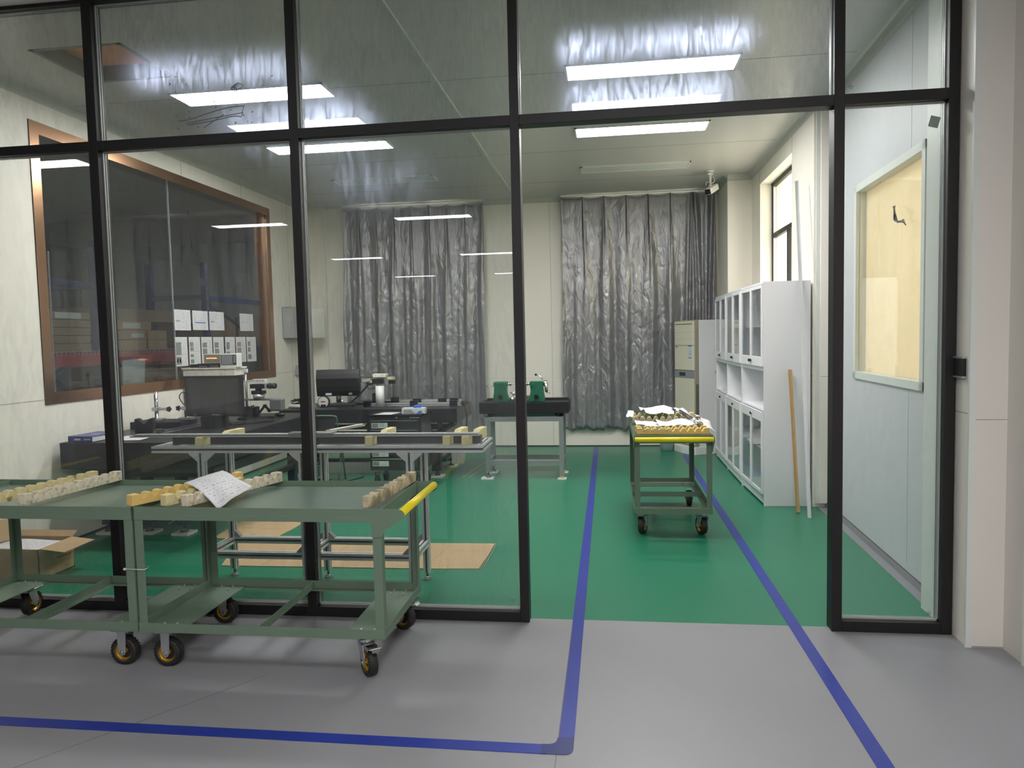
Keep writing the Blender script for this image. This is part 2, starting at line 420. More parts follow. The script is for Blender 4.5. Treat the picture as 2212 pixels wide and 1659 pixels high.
# hairline joint in the grey floor running to the tape corner
mb = B('crack'); mb.box(-.206, -.2035, 1.0, 2.53, 0, .0006); mb.box(-.2035, -.2005, 2.6, 3.7, .002, .0026)
mb.obox((-2.0, 2.45, .0003), (.6, .8, 0), (.8, -.6, 0), (0, 0, 1), 1.5, .002, .0006)
struct(mb, 'trim_4')
# ceiling (room) with hatch hole
hx0, hx1, hy0, hy1 = -3.60, -2.97, 4.29, 4.90
mb = B('ceiling')
mb.box(XL-.15, hx0, YP, YB+.1, ZC, ZC+.08); mb.box(hx1, 2.0, YP, YB+.1, ZC, ZC+.08)
mb.box(hx0, hx1, YP, hy0, ZC, ZC+.08); mb.box(hx0, hx1, hy1, YB+.1, ZC, ZC+.08)
ceil = struct(mb, 'ceiling_room')
mb = B('ceiling_seam'); mb.box(hx0-.0, hx0+.03, hy0, hy1, ZC-.002, ZC+.3); mb.box(hx1-.03, hx1, hy0, hy1, ZC-.002, ZC+.3)
mb.box(hx0, hx1, hy0, hy0+.03, ZC-.002, ZC+.3); mb.box(hx0, hx1, hy1-.03, hy1, ZC-.002, ZC+.3)
mb.m('salmon').box(hx0, hx1, hy0, hy1, ZC+.10, ZC+.13)
tag(mb.build('ceiling_hatch'), 'dark framed square hatch in the ceiling with a salmon coloured panel', 'hatch')
mb = B('ceiling_seam')
for y in (5.33, 7.55, 9.0):
    mb.box(XL, -1.24, y-.003, y+.003, ZC-.001, ZC); mb.box(-1.19, 1.7, y-.003, y+.003, ZC-.001, ZC)
struct(mb, 'trim_5')
mb = B('cove').box(-1.25, -1.205, YP, YB, ZC-.012, ZC); mb.m('trim_white').box(-1.205, -1.20, YP, YB, ZC-.014, ZC)
struct(mb, 'trim_6')
# cove mouldings along the walls
def cove(mb, a, b, inward):
    a, b, n = Vector(a), Vector(b), Vector(inward); up = Vector((0, 0, 1)); d = b-a; r = .07
    prof = [(r*(1-math.sin(t)), r*(1-math.cos(t))) for t in [PI/2*i/6 for i in range(7)]]
    pr = [(0, 0)]+prof
    mb.prism(pr, lambda p, q, k: a+d*k+n*p-up*q, 0, 1)
mb = B('cove')
cove(mb, (XL, YP, ZC), (XL, YB, ZC), (1, 0, 0)); cove(mb, (XL, YB, ZC), (1.44, YB, ZC), (0, -1, 0))
cove(mb, (1.72, 9.1, ZC), (1.72, 6.45, ZC), (-1, 0, 0)); cove(mb, (1.44, 9.1, ZC), (1.72, 9.1, ZC), (0, -1, 0)); cove(mb, (1.44, YB, ZC), (1.44, 9.1, ZC), (-1, 0, 0))
cove(mb, (1.83, 6.45, ZC), (1.745, 4.1, ZC), (-1, 0, 0))
struct(mb, 'trim_7')
# hall ceiling + walls (behind the camera, mirrored in the glass)
struct(B('wall_hall').box(-9.6, 2.6, -16, YP-.001, ZC, ZC+.1), 'ceiling_hall')
struct(B('wall_pink').box(1.81, 1.95, -16, 3.60, 0, ZC), 'wall_right_hall')
struct(B('wall_hall').box(-9.7, -9.6, -16, YP, 0, ZC), 'wall_left_hall')
struct(B('wall_hall').box(-9.6, 1.81, -16.1, -16, 0, ZC), 'wall_back_hall')
struct(B('wall_cream').box(-9.6, -4.30, YP, YP+.12, 0, ZC), 'wall_front_store')
# vertical trims and glossy base of the hall right wall
mb = B('trim_white'); mb.box(1.80, 1.81, 3.40, 3.42, 0, ZC); mb.m('wall_hall').box(1.80, 1.81, 1.0, 3.40, 0, ZC); struct(mb, 'trim_8')
# left wall with its copper clad opening
wy0, wy1, wz0, wz1 = 4.90, 8.70, 1.08, 3.165
mb = B('wall_cream'); X0, X1 = XL-.15, XL
mb.box(X0, X1, YP, wy0, 0, ZC); mb.box(X0, X1, wy1, YB+.1, 0, ZC); mb.box(X0, X1, wy0, wy1, 0, wz0); mb.box(X0, X1, wy0, wy1, wz1, ZC)
mb.m('seam')
mb.box(X1, X1+.0015, YP, YB, 1.117, 1.121)
for y in (4.45, 5.64, 6.83, 8.02, 9.21):
    if wy0 < y < wy1: mb.box(X1, X1+.0015, y-.002, y+.002, 0, wz0); mb.box(X1, X1+.0015, y-.002, y+.002, wz1, ZC)
    else: mb.box(X1, X1+.0015, y-.002, y+.002, 0, ZC)
mb.m('slot_dark').box(X1, X1+.004, YP, YB, 0, .02)
struct(mb, 'wall_left')
win = bpy.data.objects.new('window_1', None); COL.objects.link(win); win.location = (XL, 6.8, 1.08); tag(win, kind='structure', label='wide copper framed interior window into the storage room')
def child(mb, name, par, label=None, bevel=0, **k):
    """geometry given in world coordinates, parented to a root that is not rotated"""
    mb.xf(Matrix.Translation(-par.location)); o = mb.build(name, par, bevel, **k)
    if label: o['label'] = label
    return o
c = .075; mb = B('copper')
mb.box(XL-.152, XL+.006, wy0, wy0+.012, wz0, wz1); mb.box(XL-.152, XL+.006, wy1-.012, wy1, wz0, wz1)
mb.box(XL-.152, XL+.006, wy0, wy1, wz0, wz0+.012); mb.box(XL-.152, XL+.006, wy0, wy1, wz1-.012, wz1)
mb.box(XL, XL+.008, wy0, wy0+.012, wz0, wz1); mb.box(XL+.001, XL+.009, wy0-.075+.075, wy0+.09, wz0, wz1); mb.box(XL+.001, XL+.009, wy1-.09, wy1, wz0, wz1)
mb.box(XL+.001, XL+.008, wy0+.09, wy1-.09, wz1-.09, wz1); mb.box(XL+.001, XL+.008, wy0+.09, wy1-.09, wz0, wz0+.09)
child(mb, 'window_frame', win)
for a, b in ((wy0+.012, 6.69), (6.694, wy1-.012)):
    child(B('glass_store').box(-4.224, -4.216, a, b, wz0+.012, wz1-.012), 'window_pane', win)
mb = B('gasket'); mb.box(-4.23, -4.208, wy0+.012, wy1-.012, wz0+.012, wz0+.024); mb.box(-4.2275, -4.2125, 6.689, 6.695, wz0, wz1); mb.box(-4.226, -4.214, wy1-.016, wy1-.012, wz0, wz1)
child(mb, 'sealant', win)
# back wall (two openings behind the curtains, window light comes over their tops)
ow = [(-3.45, -1.85), (-.40, 1.30)]; mb = B('wall_cream')
xs = [-4.3, ow[0][0], ow[0][1], ow[1][0], ow[1][1], 2.0]
for i in (0, 2, 4): mb.box(xs[i], xs[i+1], YB, YB+.12, 0, ZC)
for a, b in ow: mb.box(a, b, YB, YB+.12, 0, .9); mb.box(a, b, YB, YB+.12, 3.27, ZC)
mb.m('trim_white').box(-1.75, -.35, YB-.002, YB, .942, .948); mb.m('seam')
mb.box(-.76, -.756, YB-.0015, YB, 0, ZC); mb.m('slot_dark').box(-4.15, 1.6, YB-.004, YB, 0, .015)
struct(mb, 'wall_back')
for k, (a, b) in enumerate(ow):
    mb = B('glass_clean').box(a+.04, b-.04, YB+.085, YB+.091, .94, 3.29)
    mb.m('frame_black'); 
    for x in (a, (a+b)/2-.02, b-.04): mb.box(x, x+.04, YB+.07, YB+.11, .9, 3.33)
    mb.box(a, b, YB+.07, YB+.11, .9, .94); mb.box(a, b, YB+.07, YB+.11, 3.29, 3.33)
    struct(mb, 'window_%d' % (k+4))
# corner chase at the far left and its pale edge
mb = B('wall_cream').box(-4.15, -3.92, 9.90, YB, 0, ZC); mb.m('trim_white').box(-3.92, -3.912, 9.895, YB, 0, ZC); struct(mb, 'trim_9')
mb = B('wall_cream').box(-3.912, -3.66, 9.93, YB, 0, ZC); struct(mb, 'trim_10')
# right wall pieces
mb = B('wall_cream'); ty0, ty1, tz0, tz1 = 7.19, 8.62, .95, 3.16
xa, xb = 1.72, 2.0
mb.box(xa, xb, 6.45, ty0, 0, ZC); mb.box(xa, xb, ty1, YB+.1, 0, ZC); mb.box(xa, xb, ty0, ty1, 0, tz0); mb.box(xa, xb, ty0, ty1, tz1, ZC)
mb.m('seam').box(xa-.0015, xa, 7.18, 7.184, tz1, ZC); mb.box(xa-.0015, xa, 8.63, 8.634, 0, ZC); mb.box(xa-.0015, xa, 6.45, 7.1, 1.12, 1.124)
struct(mb, 'wall_right')
mb = B('frame_black')
Xg0, Xg1 = 1.845, 1.885
def bx(y0, y1, z0, z1): mb.box(Xg0, Xg1, y0, y1, z0, z1)
bx(ty0, ty0+.04, tz0, tz1); bx(ty1-.045, ty1, tz0, tz1); bx(ty0, ty1, tz1-.045, tz1); bx(ty0, ty1, tz0, tz0+.04); bx(ty0, ty1, 2.55, 2.60)
bx(7.88, 7.92, tz0, 2.55)
mb.m('white_plastic'); mb.box(Xg0+.008, Xg1-.008, ty1-.06, ty1-.045, tz0, tz1-.045); mb.box(Xg0+.008, Xg1-.008, 7.92, 7.935, tz0+.04, 2.55)
wo = struct(mb, 'window_2')
mb = B('glass_clean').box(1.862, 1.868, ty0+.04, ty1-.045, tz0+.04, tz1-.045); mb.build('window_pane', wo)
tag(B('outer_wall').box(4.0, 4.2, 3, 16, -.5, 7).build('neighbouring_wall'), 'pale sunlit wall outside the dark framed window', 'wall', kind='structure')
# column in the back right corner
mb = B('wall_cream').box(1.44, 1.72, 9.10, YB, 0, ZC); struct(mb, 'trim_11')
# slightly skewed bluish wall with the blind window, near right
def skew(y): return 1.745+(y-4.1)*(1.83-1.745)/2.35
bw0, bw1, bz0, bz1 = 4.34, 5.66, 1.15, 2.54
mb = B('wall_blue')
def sk(mb, y0, y1, z0, z1, d0=0, d1=.15):
    v = [mb.bm.verts.new((skew(y)+d, y, z)) for z in (z0, z1) for y, d in ((y0, d0), (y1, d0), (y1, d1), (y0, d1))]
    for q in ((3,2,1,0),(4,5,6,7),(0,1,5,4),(1,2,6,5),(2,3,7,6),(3,0,4,7)): mb.face([v[i] for i in q])
sk(mb, 4.1, bw0, 0, ZC); sk(mb, bw1, 6.45, 0, ZC); sk(mb, bw0, bw1, 0, bz0); sk(mb, bw0, bw1, bz1, ZC)
mb.m('seam'); sk(mb, 4.58, 4.583, .1, bz0, -.001, .001); sk(mb, 4.58, 4.583, bz1, ZC, -.001, .001)
mb.m('floor_grey'); sk(mb, 4.1, 6.45, 0, .045, -.01, .01); mb.m('slot_dark'); sk(mb, 4.1, 6.45, .045, .05, -.006, .01)
struct(mb, 'wall_right_near')
mb = B('floor_grey'); v = [(skew(4.1)-.065, 4.1), (skew(4.1), 4.1), (skew(6.45), 6.45), (skew(6.45)-.075, 6.45)]
mb.prism(v, lambda a, b, d: Vector((a, b, d)), .0, .0015); struct(mb, 'trim_12')
mb = B('trim_white'); fw = .05
sk(mb, bw0, bw0+fw, bz0, bz1, -.012, .09); sk(mb, bw1-fw, bw1, bz0, bz1, -.012, .09); sk(mb, bw0, bw1, bz0, bz0+fw, -.012, .09); sk(mb, bw0, bw1, bz1-fw, bz1, -.012, .09)
mb.m('wall_blind'); sk(mb, bw0+fw, bw1-fw, bz0+fw, bz1-fw, .06, .061); w3 = struct(mb, 'window_3')
mb = B('glass_clean'); sk(mb, bw0+fw, bw1-fw, bz0+fw, bz1-fw, .010, .015); mb.build('window_pane', w3)
# little pier the wall steps round (next to the cabinets) and the jamb pier at the partition
mb = B('wall_cream').box(1.765, 1.95, 6.40, 6.45, 0.04, ZC); mb.m('trim_white').box(1.735, 1.77, 6.43, 6.46, 0.03, ZC)
mb.m('seam').box(1.765, 1.83, 6.3985, 6.40, 1.118, 1.122); struct(mb, 'trim_13')
mb = B('wall_cream').box(1.655, 1.95, 3.60, 4.10, 0, ZC)
mb.m('wall_pink').box(1.672, 1.95, 3.592, 3.60, 0, ZC); mb.m('trim_white').box(1.645, 1.672, 3.588, 3.602, 0, ZC); mb.box(1.653, 1.655, 3.84, 4.10, 0, ZC)
mb.m('seam').box(1.6535, 1.655, 3.60, 4.10, 1.10, 1.104); mb.box(1.672, 1.81, 3.5905, 3.592, 1.075, 1.078); mb.box(1.672, 1.81, 3.5905, 3.592, 0, .008)
struct(mb, 'wall_right_pier')
# exterior shell that keeps the world light out of the storage room
mb = B('wall_store'); mb.box(-10.1, -10, YP, 16, 0, ZC); mb.box(-10, -4.3, 16, 16.1, 0, ZC); mb.box(-4.3, -4.2, YB+.1, 16, 0, ZC)
struct(mb, 'wall_store')
struct(B('wall_hall').box(-10.1, -4.3, YP, 16.1, ZC, ZC+.08), 'ceiling_store')
mb = B('wall_store').box(-10, -4.3, 12.9, 13, 0, ZC); struct(mb, 'wall_back_store')

# ------------------------------------------------------------ glass partition
P0 = bpy.data.objects.new('wall_front', None); COL.objects.link(P0); P0.location = (0, YP, 0)
tag(P0, kind='structure', label='black framed glass partition with an open doorway')
posts = [(-3.96, -3.91), (-2.806, -2.752), (-1.651, -1.600), (-.478, -.430), (1.088, 1.137), (1.600, 1.650)]
YQ = YP+.085
def pz(x): return 0
for a, b in posts:
    child(B('frame_black').box(a, b, YP, YQ, 0, ZC), 'post', P0, bevel=.002)
def rail(x0, x1, z0, z1, name='rail'): child(B('frame_black').box(x0, x1, YP+.001, YQ-.001, z0, z1), name, P0, bevel=.002)
ed = [(-4.15, -3.96)]+[(posts[i][1], posts[i+1][0]) for i in range(5)]
for i, (a, b) in enumerate(ed):
    rail(a, b, 2.575, 2.625); rail(a, b, ZC-.02, ZC, 'head_rail')
    if i != 4: rail(a, b, 0, .055, 'sill_rail')
YG = YP+.045
for i, (a, b) in enumerate(ed):
    spans = [(2.625, ZC-.02, 'glass_dirty' if 1 <= i <= 4 else 'glass_side')]
    if i != 4: spans.append((.055, 2.575, 'glass_side' if i == 5 else 'glass_low'))
    for z0, z1, m_ in spans:
        child(B(m_).box(a, b, YG, YG+.008, z0, z1), 'glass_pane', P0)
        g = B('gasket'); t_ = .006
        for yy in (YG-.008, YG+.008):
            g.box(a, a+t_, yy, yy+.008, z0, z1); g.box(b-t_, b, yy, yy+.008, z0, z1); g.box(a, b, yy, yy+.008, z0, z0+t_*1.6); g.box(a, b, yy, yy+.008, z1-t_, z1)
        child(g, 'gasket', P0)
mat('smear', (.16, .16, .18), .3)
def streak(P, r=.0022):
    child(B('smear').tube(smooth_path([(x, YG-.001, z) for x, z in P], 5), r, 5), 'dried_streak', P0)
for P in ([(-2.297, 2.715), (-2.23, 2.721), (-2.12, 2.748), (-2.0, 2.77), (-1.913, 2.772)], [(-2.25, 2.70), (-2.16, 2.712), (-2.07, 2.722), (-1.923, 2.738)], [(-2.24, 2.692), (-2.10, 2.705), (-1.98, 2.722), (-1.93, 2.715)], [(-2.15, 2.672), (-2.10, 2.70), (-2.03, 2.735)], [(-1.915, 2.775), (-1.925, 2.745), (-1.918, 2.72)]): streak(P)
for k in range(5):
    streak([(-1.975+.012*math.cos(t)*(1+.2*k)+.008*k, 2.862+.016*math.sin(t)+.004*k) for t in (0, 1, 2, 3, 4, 5, 6)], .0018)
rd = random.Random(11)
for k in range(42):
    x, z = rd.uniform(-2.36, -1.75), rd.uniform(2.66, 2.92)
    child(B('smear').sphere((x, YG-.0005, z), rd.uniform(.002, .0045), 6, (1, .3, 1)), 'dried_drop', P0)
for x, z in ((1.176, 2.67), (1.56, .09), (-.52, .10)):
    child(B('smear').lathe([(.008, -.0006), (.010, -.0006)], (x, YG, z), 'y', 16).box(x-.005, x+.005, YG-.0012, YG-.0002, z-.002, z+.002), 'glass_mark', P0)
# ============================================================ LIGHT PANELS
def ceiling_light(x, y, lit, label, group, hall=False):
    r = thing('ceiling_light', label, 'ceiling light', (x, y, ZC), 0, group)
    W, D = 1.20, .30
    f = B('white_metal'); f.box(-W/2, W/2, -D/2, -D/2+.015, -.012, 0); f.box(-W/2, W/2, D/2-.015, D/2, -.012, 0)
    f.box(-W/2, -W/2+.015, -D/2, D/2, -.012, 0); f.box(W/2-.015, W/2, -D/2, D/2, -.012, 0); f.build('frame', r)
    B(hall if hall else 'lit_room' if lit else 'panel_off').box(-W/2+.015, W/2-.015, -D/2+.015, D/2-.015, -.009, -.002).build('diffuser', r)
    return r
XR_, XLf = .325, -2.63
g1 = 'ceiling panels in the glazed room'
ceiling_light(XR_, 5.34, 1, 'lit white LED ceiling panel seen through the glass above the doorway', g1)
ceiling_light(XR_, 6.89, 1, 'lit white LED ceiling panel just below the crossbar of the doorway', g1)
ceiling_light(XR_, 8.42, 0, 'unlit LED ceiling panel in front of the right curtain', g1)
ceiling_light(XLf, 5.34, 1, 'lit white LED ceiling panel at upper left, nearest the glass', g1)
ceiling_light(XLf, 6.89, 1, 'lit white LED ceiling panel at left, second from the glass', g1)
ceiling_light(XLf+.07, 8.42, 0, 'unlit LED ceiling panel in front of the left curtain', g1)
for y in (1.42, -3.5, -8.5, -13.5):
    for x in (XR_, XLf, -5.6):
        if y > 0 and x < -5: continue
        ceiling_light(x, y, 1, 'lit LED ceiling panel of the outer hall, seen mirrored in the glass', 'ceiling panels of the outer hall', 'lit_hall_near' if y > 0 else 'lit_hall')
for y in (-.6, -1.9):  # unseen extra panels, added to brighten the hall, clear of the glass reflections
    ceiling_light(XR_, y, 1, 'added fill light panel over the hall floor, out of view', 'added fill panels over the hall floor', 'lit_hall_fill')
ceiling_light(-4.95, 4.6, 1, 'added fill light panel inside the storage room, out of view', None, 'lit_hall_near'); ceiling_light(-4.92, 11.2, 1, 'added fill light panel deep in the storage room, out of view', None, 'lit_hall')  # both panels added out of sight to brighten the storage room
# ============================================================ CURTAINS
def curtain(name, label, x0, x1, zb0, zb1, zt, seed, n, yc, dense=None):
    nx, nz = 300, 70; bm = bmesh.new(); V = []
    r = thing(name, label, 'curtain', ((x0+x1)/2, yc, 0), 0, 'grey curtains on the back wall')
    W = x1-x0; ph = [random.Random(seed+k).uniform(-.6, .6) for k in range(60)]
    def h(u, v):      # depth of the cloth, v=0 bottom .. 1 top
        s = u*n; k = int(s); f = s-k
        # sharp pinches at the hooks that open into soft folds lower down
        pin = math.exp(-((min(f, 1-f))/.07)**2)
        top = max(0, (v-.55)/.45)
        low = 1-top
        a = .026*math.cos(2*PI*s)*(.35+.65*low)
        b = .016*math.sin(2*PI*s*1.37+ph[3]*4+2.6*v)*low
        c = .007*math.sin(2*PI*s*2.6+ph[5]*6-3*v)*(.3+.7*low)
        d = -.050*pin*top**1.2
        e = .022*noise.noise(Vector((u*W*4, v*2.0, seed)))+.008*noise.noise(Vector((u*W*10+v*4, v*11, seed+5)))+.004*noise.noise(Vector((u*W*22-v*9, v*26, seed+8)))
        y = a+b+c+d+e
        if dense and u > dense: y += .03*math.sin(2*PI*(u-dense)*W/.085)*(.6+.4*low)
        return y
    for j in range(nz+1):
        v = j/nz; row = []
        for i in range(nx+1):
            u = i/nx; s = u*n; f = s-round(s)
            zb = zb0+(zb1-zb0)*u+.018*math.sin(u*37+seed)+.012*math.sin(u*91)
            zz = zb+(zt-zb)*v
            if v > .93: zz -= .012*(1-math.cos(2*PI*s))*(v-.93)/.07
            # cloth gathers towards each hook at the top
            du = -.16*math.sin(2*PI*f)/n*max(0, v-.6)/.4
            x = x0+W*(u+du)+.01*math.sin(v*7+seed)*(1 if i in (0, nx) else .4)
            row.append(bm.verts.new((x-(x0+x1)/2, -h(u, v), zz)))
        V.append(row)
    for j in range(nz):
        for i in range(nx):
            f = bm.faces.new((V[j][i], V[j][i+1], V[j+1][i+1], V[j+1][i])); f.smooth = True
    me = bpy.data.meshes.new('cloth'); bm.to_mesh(me); bm.free(); me.materials.append(MATS['curtain'])
    o = bpy.data.objects.new('cloth', me); COL.objects.link(o); o.parent = r
    s = o.modifiers.new('solid', 'SOLIDIFY'); s.thickness = .0015
    tr = B('white_plastic').box(x0-(x0+x1)/2, x1-(x0+x1)/2, .012, .03, ZC-.022, ZC); tr.build('curtain_track', r)
    for k in range(n+1):
        x = x0+W*k/n-(x0+x1)/2; B('chrome').tube([(x, .02, ZC-.02), (x, .012, ZC-.035), (x, .03, zt-.02)], .002, 6).build('hook', r)
    return r
curtain('curtain', 'long crinkled grey curtain right of the green headstocks, behind the trolley', -.60, 1.41, .25, .26, 3.352, 3, 7, 9.86, dense=.80)
curtain('curtain', 'crinkled grey curtain at left, seen through the glass behind the long granite bench', -3.64, -1.66, .42, .15, 3.335, 21, 8, 9.86)

# ============================================================ PANEL TROLLEYS
def make_caster(swivel, ang=0):
    """part: fork plates + children tyre, rim, axle_bolt, brake_pedal; wheel touches z=0, wheel plane along local x"""
    R, Wd, H = .066, .044, .172; ox = -.028 if swivel else 0
    f = B('zinc')
    f.box(-.045, .045, -.04, .04, H-.006, H)
    if swivel: f.cyl((0, 0, H-.028), (0, 0, H-.006), .032, seg=20); top = H-.028
    else: top = H-.006
    f.box(-.030, .030, -.031, .031, top-.004, top)
    for sgn in (-1, 1):
        y = sgn*.0285
        if swivel: pts = [(-.03, top), (.03, top), (.012, .10), (ox+.015, .055), (ox, .047), (ox-.015, .055), (ox-.02, .085)]
        else: pts = [(-.022, top), (.022, top), (.019, .07), (.012, .053), (0, .047), (-.012, .053), (-.019, .07)]
        f.prism(pts, lambda a, b, d: Vector((a, d, b)), y-.0015, y+.0015)
    f.bm.verts.ensure_lookup_table(); o = f.build('caster', None)
    prof = [(.042, -Wd*.42), (.052, -Wd*.5), (.061, -Wd*.42), (R, -Wd*.18), (R+.0005, 0), (R, Wd*.18), (.061, Wd*.42), (.052, Wd*.5), (.042, Wd*.42)]
    t = B('rubber').lathe(prof+[prof[0]], (ox, 0, R), 'y', 32)
    for k in range(28):
        a = 2*PI*k/28
        for s_ in (-1, 1):
            c = Vector((ox+math.cos(a)*.0635, s_*.0125, R+math.sin(a)*.0635))
            t.obox(c, (math.cos(a), 0, math.sin(a)), (0, 1, 0), (-math.sin(a), 0, math.cos(a)), .0036, .014, .009)
    t.build('tyre', o)
    r = B('rim_gold')
    for s_ in (-1, 1):
        r.lathe([(.044, s_*.021), (.043, s_*.016), (.037, s_*.013), (.036, s_*.008)], (ox, 0, R), 'y', 32)
    r.lathe([(.043, -.016), (.037, -.013), (.037, .013), (.043, .016)], (ox, 0, R), 'y', 32)
    r.lathe([(.012, -.019), (.012, .019)], (ox, 0, R), 'y', 16)
    for k in range(5):
        a = 2*PI*k/5+.3; d = Vector((math.cos(a), 0, math.sin(a)))
        r.bar(Vector((ox, 0, R))+d*.01, Vector((ox, 0, R))+d*.039, .022, .006, (0, 1, 0))
    r.m('black_matte').lathe([(.001, -.004), (.037, -.004)], (ox, 0, R), 'y', 24); r.lathe([(.001, .004), (.037, .004)], (ox, 0, R), 'y', 24)
    r.build('rim', o)
    B('chrome').cyl((ox, -.037, R), (ox, .037, R), .0065, seg=6).cyl((ox, -.034, R), (ox, -.031, R), .011).cyl((ox, .031, R), (ox, .034, R), .011).build('axle_bolt', o)
    if swivel:
        p = B('chrome'); p.bar((ox-.01, 0, .128), (ox-.085, 0, .150), .052, .004).bar((ox-.078, 0, .149), (ox-.098, 0, .140), .036, .005)
        p.m('steel'); p.bar((.02, -.025, .13), (ox-.05, -.025, .138), .003, .02); p.bar((.02, .025, .13), (ox-.05, .025, .138), .003, .02)
        p.build('brake_pedal', o)
    return o
def make_cart(label, loc, rotz, L, W, swivel_angles, group='green panel trolleys'):
    r = thing('panel_trolley', label, 'trolley', loc, rotz, group)
    G = 'cart_green'; zt = .765; zs = .738; t = .003
    d = B('tray_green').box(t, L-t, t, W-t, zs-.002, zs); d.build('tray', r)
    e = B(G)                                   # rim: outer lip + angle iron under it
    for y0, y1 in ((0, t), (W-t, W)):
        e.box(0, L, y0, y1, .722, zt); e.box(0, L, y0+(-.001 if y0 == 0 else 0), y1+(0 if y0 == 0 else .001), .704, .728)
    e.box(0, t, 0, W, .704, zt); e.box(L-t, L, 0, W, .704, zt)
    for y0, y1 in ((t, .045), (W-.045, W-t)): e.box(0, L, y0, y1, .704, .707)
    e.build('rim', r, bevel=.0008, bseg=1)
    for y0, y1 in ((-.0035, -.0012), (W+.0012, W+.0035)):     # gusset plates holding the handle
        pts = [(L-.045, .70), (L-.045, zt), (L+.075, zt), (L+.095, .76), (L+.107, .748), (L+.108, .735), (L+.098, .72), (L+.02, .672), (L, .64), (L-.045, .64)]
        B(G).prism(pts, lambda a, b, k: Vector((a, k, b)), y0, y1).build('gusset_plate', r)
    hb = B('yellow_tube').cyl((L+.088, .003, .744), (L+.088, W-.003, .744), .0185, seg=24); hb.build('handle', r)
    a = .042
    for cx, cy in ((0, 0), (L, 0), (0, W), (L, W)):
        sx = 1 if cx == 0 else -1; sy = 1 if cy == 0 else -1
        g = B(G); x0, x1 = sorted((cx, cx+sx*a)); y0, y1 = sorted((cy, cy+sy*a))
        q = .0012; ta_, tb_ = (.0008, t+.0006), (t+.0006, .0008)
        if cy == 0: g.box(x0+sx*q if cx == 0 else x0, x1+(sx*q if cx else 0), q, t+q, .182, .7035)
        else: g.box(x0+(q if cx == 0 else 0), x1-(q if cx else 0), W-t-q, W-q, .182, .7035)
        if cx == 0: g.box(q, t+q, y0+(t+q if cy == 0 else 0), y1-(t+q if cy else 0), .182, .7035)
        else: g.box(L-t-q, L-q, y0+(t+q if cy == 0 else 0), y1-(t+q if cy else 0), .182, .7035)
        g.build('leg', r, bevel=.0008, bseg=1)
    g = B(G); z0, z1 = .178, .222
    g.box(0, L, -.002, .0011, z0, z1); g.box(0, L, W-.0011, W+.002, z0, z1); g.box(-.002, .0011, .0011, W-.0011, z0, z1); g.box(L-.0011, L+.002, .0011, W-.0011, z0, z1)
    g.box(.0011, L-.0011, .0011, .04, z0, z0+t); g.box(.0011, L-.0011, W-.04, W-.0011, z0, z0+t)
    g.build('lower_frame', r, bevel=.0008, bseg=1)
    c = B(G).box(L/2-.002, L/2+.001, t, W-t, z0+.004, z1); c.box(L/2-.04, L/2, t, W-t, z0+.003, z0+.006); c.build('cross_brace', r)
    for k, (p0, p1) in enumerate(((.004, .20), (L-.20, L-.004))):
        pl = B(G).box(p0, p1, t, W-t, z0+.004, z0+.008); pl.build('caster_plate', r)
        for y in (.055, W-.055):
            for dx in (-.032, .032):
                for dy in (-.026, .026):
                    bo = B('zinc'); x = (.105 if k == 0 else L-.105)+dx; bo.cyl((x, y+dy, z0+.006), (x, y+dy, z0+.015), .0055, seg=6); bo.cyl((x, y+dy, z0-.012), (x, y+dy, z0+.006), .004, seg=6); bo.build('bolt', r)
    for k, (x, y) in enumerate(((.105, .055), (.105, W-.055), (L-.105, .055), (L-.105, W-.055))):
        cst = make_caster(k > 1); cst.parent = r; cst.location = (x, y, 0)
        cst.rotation_euler = (0, 0, swivel_angles[k-2] if k > 1 else 0)
    return r
cart1 = make_cart('green steel trolley nearest the doorway, yellow handle, holding toothed bars and a printed sheet', (-2.172, 3.05, 0), 0, 1.175, .625, (PI-.9, PI-.35), 'green trolleys in front of the glass')
cart2 = make_cart('green steel trolley cut off by the left edge, carrying two stained toothed bars', (-2.182, 3.68, 0), PI, 1.175, .63, (PI/2+.1, -PI/2+.2), 'green trolleys in front of the glass')
cart3 = make_cart('green steel trolley inside the room with its yellow handle towards the doorway', (.180, 6.58, 0), -PI/2, 1.175, .562, (PI-.35+PI, .35), None)
if 'group' in cart3: del cart3['group']
# worn white scratches / chalk number on the first trolley frame
text_mesh('chalk_number', '119', .022, 'label_white', Matrix.Translation((.465, -.0012, .203)) @ Matrix.Rotation(PI/2, 4, 'X'), cart1)
def ziptie(label, x, y0, y1, xw, z, tail):
    p = B('label_white'); r = .0022
    P = [(x-xw, y0, z), (x+xw, y0, z-.001), (x+xw+.003, y0+.004, z), (x+xw, y0+.045, z), (x-xw, y0+.045, z+.001), (x-xw-.003, y0+.004, z), (x-xw, y0, z)]
    p.tube(P, r, 6); p.box(x-xw-.006, x-xw+.004, y0-.006, y0+.003, z-.004, z+.005)
    if tail: p.tube(smooth_path([(x-xw+.01, y0-.003, z), (x-xw-.06, y0-.03, z-.02), (x-xw-.13, y0-.04, z-.055)]), .0022, 6)
    tag(p.build('cable_tie'), label, 'cable tie', 'cable ties on the trolleys')
ziptie('white cable tie binding the two front trolley legs together', -2.177, 3.045, 0, .047, .475, False)
ziptie('white cable tie with a long loose tail on the rear trolley legs', -2.177, 3.632, 0, .047, .60, True)
